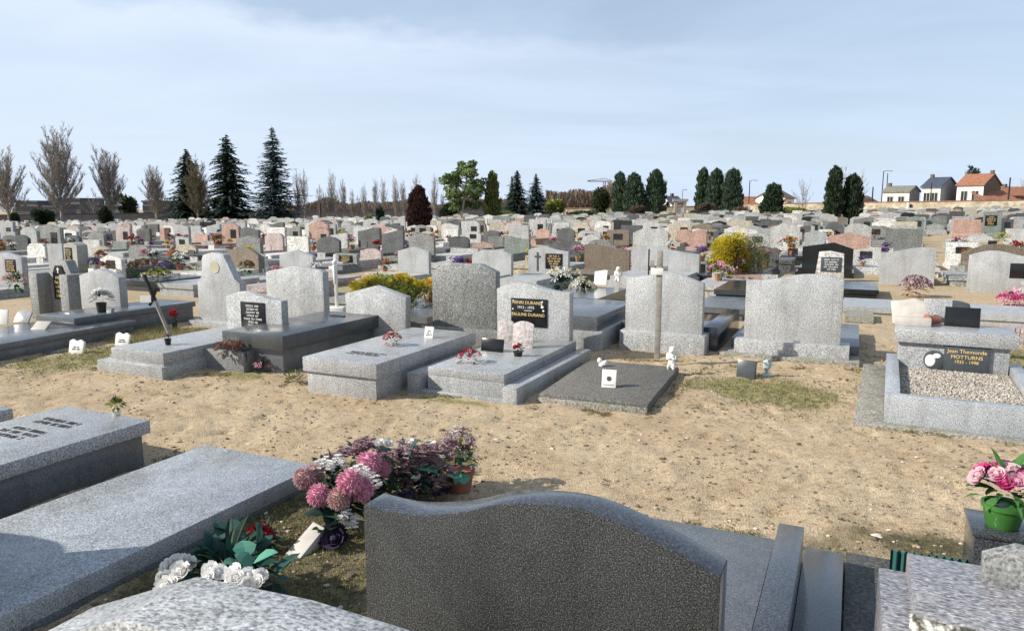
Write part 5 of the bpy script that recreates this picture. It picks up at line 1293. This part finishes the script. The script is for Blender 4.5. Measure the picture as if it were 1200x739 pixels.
# yellow bush with bare half
d = 17.5; shrub(860, 275, 46, d, 'yellow', 'bright yellow leafed bush in the middle distance right', 6000, .075)
mb = MB(); r_ = random.Random(8); Hh = hgt(885, 276, d)
for i in range(90):
    a = r_.uniform(0,6.28); q = r_.uniform(.1,.5); tp = Vector((math.cos(a)*q, math.sin(a)*q, Hh*r_.uniform(.7,1.05))); mb.tube([(math.cos(a)*.12, math.sin(a)*.12, 0), tp*.55+Vector((0,0,.1)), tp], [.006,.004,.002], 3, 0, False)
    for j in range(16): p = tp*r_.uniform(.4,1); p.z = tp.z*r_.uniform(.3,1); mb.leaf(p, (r_.gauss(0,1), r_.gauss(0,1), 1), .025, .06, 1)
split(mb, 'bare_shrub', (M['bark'], M['yellowgreen']), 'bare twiggy olive shrub right of the bright yellow bush', place(888, d), 'shrub', partn=('stems','leaves'))
# yellow flowering shrub behind the pointed headstone
d = 11.4; g = shrub(462, 322, 108, d, 'yellowgreen', 'shrub with yellow and orange blossoms behind the pointed pale headstone', 4600, .07, name='flowering_shrub', H=.74); g.scale = (1, .4, 1)
mb = MB(); mb2 = MB(); r_ = random.Random(9)
for i in range(420):
    x = r_.uniform(-.7,.7); z = .74*(.95+.12*noise.noise((x*4, 0, 0)))*(1-.12*abs(x))-abs(r_.gauss(0,.07)); lily(mb if r_.random() < .9 else mb2, (x, r_.uniform(-.4,.1), z), .05, (r_.gauss(0,.5), -.6, .8))
mb.build('yellow_blossoms', M['yellow'], g); mb2.build('orange_blossoms', M['orangep'], g)
# far hedge & trees beyond the wall
for i, (px, pyt, w, lab) in enumerate(((955,207,30,'small bare tree before the house with brown gable'),(985,193,34,'tall faint bare tree behind the twin yews'),(1004,197,28,'second faint bare tree behind the twin yews'),(110,226,30,'faint round bare tree beyond the left wall'),(1196,205,16,'faint bare tree at the right photo edge'))):
    dd_ = 92 if i == 0 else 150; px = 940 if i == 0 else px; H = hgt(px, pyt, dd_); mb = MB(); bare(mb, H, wid(w, dd_)*.5, 16, 60+i, 1.0, False); split(mb, 'bare_tree', (M['bark'], M['bark']), lab, place(px, dd_))
mb = MB(); r_ = random.Random(15)
for i in range(22000):
    px = r_.uniform(330, 720); dd_ = r_.uniform(122, 135); x = AT(px, dd_); z = tz(x, dd_)+r_.uniform(0, 3.0+1.1*noise.noise((px*.03, 0, 0))*1.6+(1.2 if px > 640 else -.2)); mb.quad((x, dd_, z), Vector((r_.uniform(-.2,.2), r_.uniform(-.2,.2), .55)), Vector((.045, r_.uniform(-.04,.04), 0)), 0)
tag(mb.build('far_woodland', [M['brownhedge']]), 'low brown leafless wood beyond the cemetery wall', 'woodland', kind='stuff')

# ------------------------------------------------------------------ walls and buildings
def wallrun(name, label, A, B, zt, mat, t=.35, cap=None, step=6):
    "A,B ground points; zt(px-fraction) gives height above the ground"
    g = empty(name, (0,0,0), 0, label, 'wall'); d = Vector(B)-Vector(A); n = max(2, int(d.length/step)); nrm = Vector((-d.y, d.x, 0)).normalized()*t
    mb = MB(); mc = MB()
    vs_ = []
    for i in range(n+1):
        p = Vector(A)+d*(i/n); z0 = tz(p.x, p.y)-.4; z1 = tz(p.x, p.y)+zt
        vs_ += [(p.x,p.y,z0),(p.x,p.y,z1),(p.x+nrm.x,p.y+nrm.y,z1),(p.x+nrm.x,p.y+nrm.y,z0)]
    fs = []
    for i in range(n):
        a = i*4
        for k in range(3): fs.append((a+k, a+k+1, a+k+5, a+k+4))
    mb.add(vs_, fs); mb.build('wall_body', mat, g)
    if cap:
        q = [(v[0]+(-nrm.x*.2 if k in (0,1) else nrm.x*.2), v[1]+(-nrm.y*.2 if k in (0,1) else nrm.y*.2), (v[2]+.12 if k in (1,2) else 0)) for i in range(n+1) for k, v in enumerate(vs_[4*i:4*i+4])]
        for i in range(n+1):
            zz_ = vs_[4*i+1][2]+.003
            for k in (0,3): q[4*i+k] = (q[4*i+k][0], q[4*i+k][1], zz_)
        mc.add(q, fs); mc.build('coping', cap, g)
    return g
mw, nt, b = newmat('cream_rubble_wall'); tc = nd(nt, 'ShaderNodeTexCoord'); v1 = nd(nt, 'ShaderNodeTexVoronoi', Scale=2.2); n1_ = nd(nt, 'ShaderNodeTexNoise', Scale=.35, Detail=5.0)
L(nt, tc.outputs['Object'], v1.inputs['Vector']); L(nt, tc.outputs['Object'], n1_.inputs['Vector'])
s_ = nd(nt, 'ShaderNodeSeparateColor'); L(nt, v1.outputs['Color'], s_.inputs[0])
c = ramp(nt, s_.outputs[0], [(0,(.34,.28,.19)),(.5,(.5,.43,.31)),(1,(.58,.51,.39))]); c = mixc(nt, .7, c, ramp(nt, n1_.outputs['Fac'], [(.35,(.72,.7,.66)),(.6,(1.05,1.05,1.05))]), 'MULTIPLY'); L(nt, c, b.inputs['Base Color']); b.inputs['Roughness'].default_value = .95
def gp2(px, d): x = AT(px, d); return (x, d, 0)
wallrun('boundary_wall', 'cream rubble boundary wall with tiled coping below the houses at right', gp2(842,118), gp2(1250,94), 1.85, mw, cap=M['tile'])
wallrun('boundary_wall', 'long cream boundary wall stretch behind the cypress groups', gp2(600,122), gp2(838,118.5), 1.6, mw, cap=M['tile'])
wallrun('boundary_wall', 'dark grey block wall closing the cemetery at far left', gp2(-60,112), gp2(300,118), 1.75, M['dkwall'], cap=M['iron'])
wallrun('boundary_wall', 'low brown-grey wall behind the thin bare poplars', gp2(302,118), gp2(598,122), 1.9, M['dkwall'], cap=M['brickdk'])
# gate
gx = AT(1071, 104.2); g = empty('cemetery_gate', (gx, 104.0, tz(gx, 104)), R(9), 'dark slatted gate in the cream boundary wall', 'gate'); 
mb = MB()
for i in range(15): mb.box(-1.25+i*.17, -1.25+i*.17+.06, -.5, -.44, .1, 1.55)
mb.build('slats', M['iron'], g); MB().box(-1.35, 1.25, -.44, -.40, .2, 1.5).build('panel', M['dkwall'], g)
for s_ in (-1.55, 1.4): MB().box(s_, s_+.22, -.62, -.3, -.3, 1.75).build('gate_post', M['render'], g)
def house(label, px0, px1, pye, pyr, d, depth, wallm, roofm, gablem=None, rz=R(-18), windows=4, chim=(.1,), door=True, name='house', rows=1, hip=0, px2=None):
    "front runs from px0 to px1 at distance d; eave and ridge rows in pixels"
    x0 = AT(px0, d); x1 = AT(px1, d); s_ = math.tan(-rz) if rz else 0
    Wd = (x1-x0)/math.cos(rz)*.97; z0 = tz(x0, d); ze = ZT(px0, pye, d)-z0; zr = ZT(px0, pyr, d+depth*.4)-z0
    if px2:
        c_r, s_r = math.cos(rz), math.sin(rz); t1 = AT(px1, 1.0); t2 = AT(px2, 1.0)
        Wd = (t1*d-x0)/(c_r-t1*s_r); X1 = x0+Wd*c_r; Y1 = d+Wd*s_r; depth = (X1-t2*Y1)/(s_r+t2*c_r)
        ze = ZT((px0+px1)/2, pye, (d+Y1)/2)-z0; zr = ZT((px0+px1)/2, pyr, (d+Y1)/2+depth*.3)-z0
    g = empty(name, (x0, d, z0), rz, label, 'house')
    D = depth
    mb = MB(); mb.add([(0,0,-1),(Wd,0,-1),(Wd,0,ze),(0,0,ze),(0,D,-1),(Wd,D,-1),(Wd,D,ze),(0,D,ze)], [(0,1,2,3),(5,4,7,6)]); wb = mb
    for fi in (0, 1): q_ = MB(); q_.add(wb.v[4*fi:4*fi+4], [tuple(v-4*fi for v in wb.f[fi])]); q_.build('wall', wallm, g)
    mb = MB(); mb.add([(0,0,-1),(0,D,-1),(0,D,ze),(0,D/2,zr-.05),(0,0,ze),(Wd,0,-1),(Wd,D,-1),(Wd,D,ze),(Wd,D/2,zr-.05),(Wd,0,ze)], [(1,0,4,3,2),(5,6,7,8,9)]); gb = mb; mb = None
    for fi in (0, 1): q_ = MB(); q_.add(gb.v[5*fi:5*fi+5], [tuple(v-5*fi for v in gb.f[fi])]); q_.build('gable', gablem or wallm, g)
    o_ = .3; sl_ = (zr-ze)/(D/2); mb = MB()
    for (ya, za, yb_, zb_) in ((-o_, ze-o_*sl_, D/2, zr), (D+o_, ze-o_*sl_, D/2, zr)):
        mb.add([(-.2,ya,za),(Wd+.2,ya,za),(Wd+.2,yb_,zb_),(-.2,yb_,zb_),(-.2,ya,za+.14),(Wd+.2,ya,za+.14),(Wd+.2,yb_,zb_+.14),(-.2,yb_,zb_+.14)], [(0,1,2,3),(4,7,6,5),(0,4,5,1),(1,5,6,2),(2,6,7,3),(3,7,4,0)])
    rf_ = mb.build('roof', roofm, g)
    for c_ in chim:
        MB().box(Wd*c_-.22, Wd*c_+.22, D/2-.3, D/2+.3, zr-.6, zr+.6).build('chimney', M['brickdk'], rf_)
    for i in range(windows):
        xc = Wd*(i+.7)/(windows+.4); dz = 0
        w_ = empty('window', (xc, 0, 0)); w_.parent = g
        isdoor = door and i == windows//2
        zb0 = .1 if isdoor else ze*.38; zt0 = ze*.8
        w_.name = 'door' if isdoor else 'window'
        MB().box(-.5,.5,-.07,-.01,zb0,zt0).build('frame', M['frame'], w_)
        for sx in (-.42,.04):
            MB().box(sx,sx+.38,-.09,-.072,zb0+.1,zt0-.1).build('pane', M['window'], w_)
    return g
house('long low cream house with weathered grey-green roof and white chimney', 1033, 1064, 224.5, 218.5, 122, 5.5, M['render'], M['greyroof'], M['greystone'], R(-48), 2, (.04,), px2=1076)
house('cream house with blue slate roof and grey side wall, middle of the three', 1078, 1100, 219, 208.5, 118, 7, M['render'], M['slate_roof'], M['greyrender'], R(-50), 2, (.04,), False, px2=1120)
house('cream house with orange tiled roof and brown gable, tallest at right', 1119, 1150, 216.5, 204.5, 116, 8, M['render'], M['tile'], M['brickdk'], R(-50), 2, (.95,), False, px2=1170)
house('low outbuilding with orange tiled roof at the right photo edge', 1152, 1196, 234, 224, 112, 6, M['brickdk'], M['tile'], M['brickdk'], R(10), 2, (), False)
house('second low orange roofed building cut by the right photo edge', 1178, 1230, 229, 219.5, 128, 6, M['brickdk'], M['tile'], M['brickdk'], R(10), 2, (.3,), False)
house('small house with brown roof and cream gable right of the yew clump', 919, 934, 232, 222.5, 128, 6, M['render'], M['brickdk'], M['render'], R(35), 1, (), False)
house('long red roofed building right of the three cypresses', 868, 894, 239, 231, 132, 6, M['render'], M['tile'], M['render'], R(6), 2, (), False)
house('small white house with dark roof between the cypress groups', 787, 803, 239, 230.5, 130, 6, M['render'], M['slate_roof'], M['render'], R(14), 2, (.6,), False)
house('low brown roofed house beyond the wall left of the long cream house', 1012, 1027, 236, 230, 150, 6, M['greyrender'], M['brickdk'], M['greyrender'], R(8), 1, (), False)
house('pale low house among shrubs in the middle distance', 668, 692, 248, 241, 135, 6, M['render'], M['greyroof'], M['render'], R(6), 2, (), False)
# stone gate pillar before the small white house
gx = AT(797, 96); g = empty('stone_portal', (gx, 96, tz(gx,96)), 0, 'pale stone portal monument before the small white house', 'monument')
for s_ in (-.75,.45): MB().box(s_, s_+.35, 0, .4, 0, 2.3).build('pillar', M['f_beige'], g)
MB().box(-.95,1.0,-.05,.45,2.3,2.65).build('lintel', M['f_beige'], g); MB().box(-.4,.45,.1,.3,0,1.5).build('panel', M['f_white'], g)
# dark blocks far left
def block(label, px0, px1, py, d, depth, mat, win=4, roof=True):
    x0 = AT(px0, d); x1 = AT(px1, d); z0 = tz(x0, d); H = ZT(px0, py, d)-z0; g = empty('apartment_block', (x0, d, z0), R(-4), label, 'building'); W_d = x1-x0
    MB().box(0, W_d, 0, depth, -1, H).build('wall', mat, g); MB().box(-.2, W_d+.2, -.2, depth+.2, H+.002, H+.35).build('roof', M['dkroof'], g)
    for i in range(win):
        xc = W_d*(i+.5)/win; f_ = MB().box(xc-.55, xc+.55, -.08, -.002, H*.55, H*.85).build('window', M['greyroof'], g); MB().box(xc-.45, xc+.45, -.1, -.082, H*.58, H*.82).build('pane', M['window'], f_)
block('dark flat block beyond the left wall, first from the edge', 19, 46, 237, 150, 8, M['dkwall'], 5)
block('wide dark block behind the tallest bare tree', 66, 96, 234, 150, 8, M['dkwall'], 5)
block('low long dull building beyond the left wall', 96, 124, 243, 155, 8, M['greyrender'], 5)
block('dark block behind the slim bare tree', 168, 190, 237, 150, 8, M['dkwall'], 4)
block('small hut beyond the left wall', 52, 66, 243, 140, 6, M['dkwall'], 2)
# lamp posts, poles, crane, antenna
def pole(label, px, py, d, name='street_lamp', arm=1.0, r=.07, cat='lamp post'):
    x, y, z = place(px, d); H = hgt(px, py, d); g = empty(name, (x,y,z), 0, label, cat); mb = MB(); mb.tube([(0,0,-.2),(0,0,H)], [r*1.4, r], 8); mb.build('pole', M['iron'], g)
    if arm: mb = MB(); mb.tube([(0,0,H),(arm*.6,0,H+.15),(arm,0,H+.1)], [.05,.04,.04], 6); mb.build('arm', M['iron'], g); MB().box(arm-.1, arm+.45, -.12, .12, H+.02, H+.14).build('lamp_head', M['greyrender'], g, bevel=.02)
    return g
pole('tall street lamp left of the long cream house', 1032, 201, 125, arm=1.0); pole('street lamp pole just right of the tall lamp', 1037, 203, 128, arm=0, name='utility_pole', cat='pole')
pole('utility pole beside the low orange roofs', 1180, 208, 112, name='utility_pole', arm=0, r=.1, cat='pole'); pole('street lamp right of the three cypresses', 877, 212, 125, arm=.8); pole('short pole left of the twin yews', 1021, 219, 125, name='utility_pole', arm=0, r=.1, cat='pole')
pole('thin pole before the slate-roofed house', 1089, 214, 104, name='utility_pole', arm=0, cat='pole'); pole('antenna pole by the small white house', 799, 223, 125, name='utility_pole', arm=.3, r=.04, cat='pole')
for px, py, lab in ((376,238,'white marker post left of the middle poplars'),):
    pole(lab, px, py, 104, name='marker_post', arm=0, cat='pole')
d = 420; x, y, z = place(708, d); zj = ZT(708, 214, d); g = empty('tower_crane', (x, y, z), 0, 'distant tower crane showing only its horizontal jib above the round tree', 'crane')
mb = MB()
for sx in (-.6,.6):
    for sy in (-.6,.6): mb.tube([(sx,sy,0),(sx,sy,zj)], [.12,.12], 4)
for k in range(int(zj/2)): mb.tube([(-.6,-.6,2*k),(.6,-.6,2*k+2)], [.08,.08], 3)
mb.build('mast', M['iron'], g); mb = MB()
xl = AT(688, d)-x; mb.tube([(xl,0,zj),(4,0,zj)], [.22,.22], 4); mb.tube([(xl,0,zj+.3),(0,0,zj+1.6),(4,0,zj+.3)], [.12,.12,.12], 4)
for k in range(10): xx = xl+k*(4-xl)/10; mb.tube([(xx,0,zj),(xx+.5,0,zj+1.0)], [.1,.1], 3)
mb.build('jib', M['iron'], g); MB().box(1.6,4.2,-.6,.6,zj-1.6,zj).build('counterweight', M['greyrender'], g)
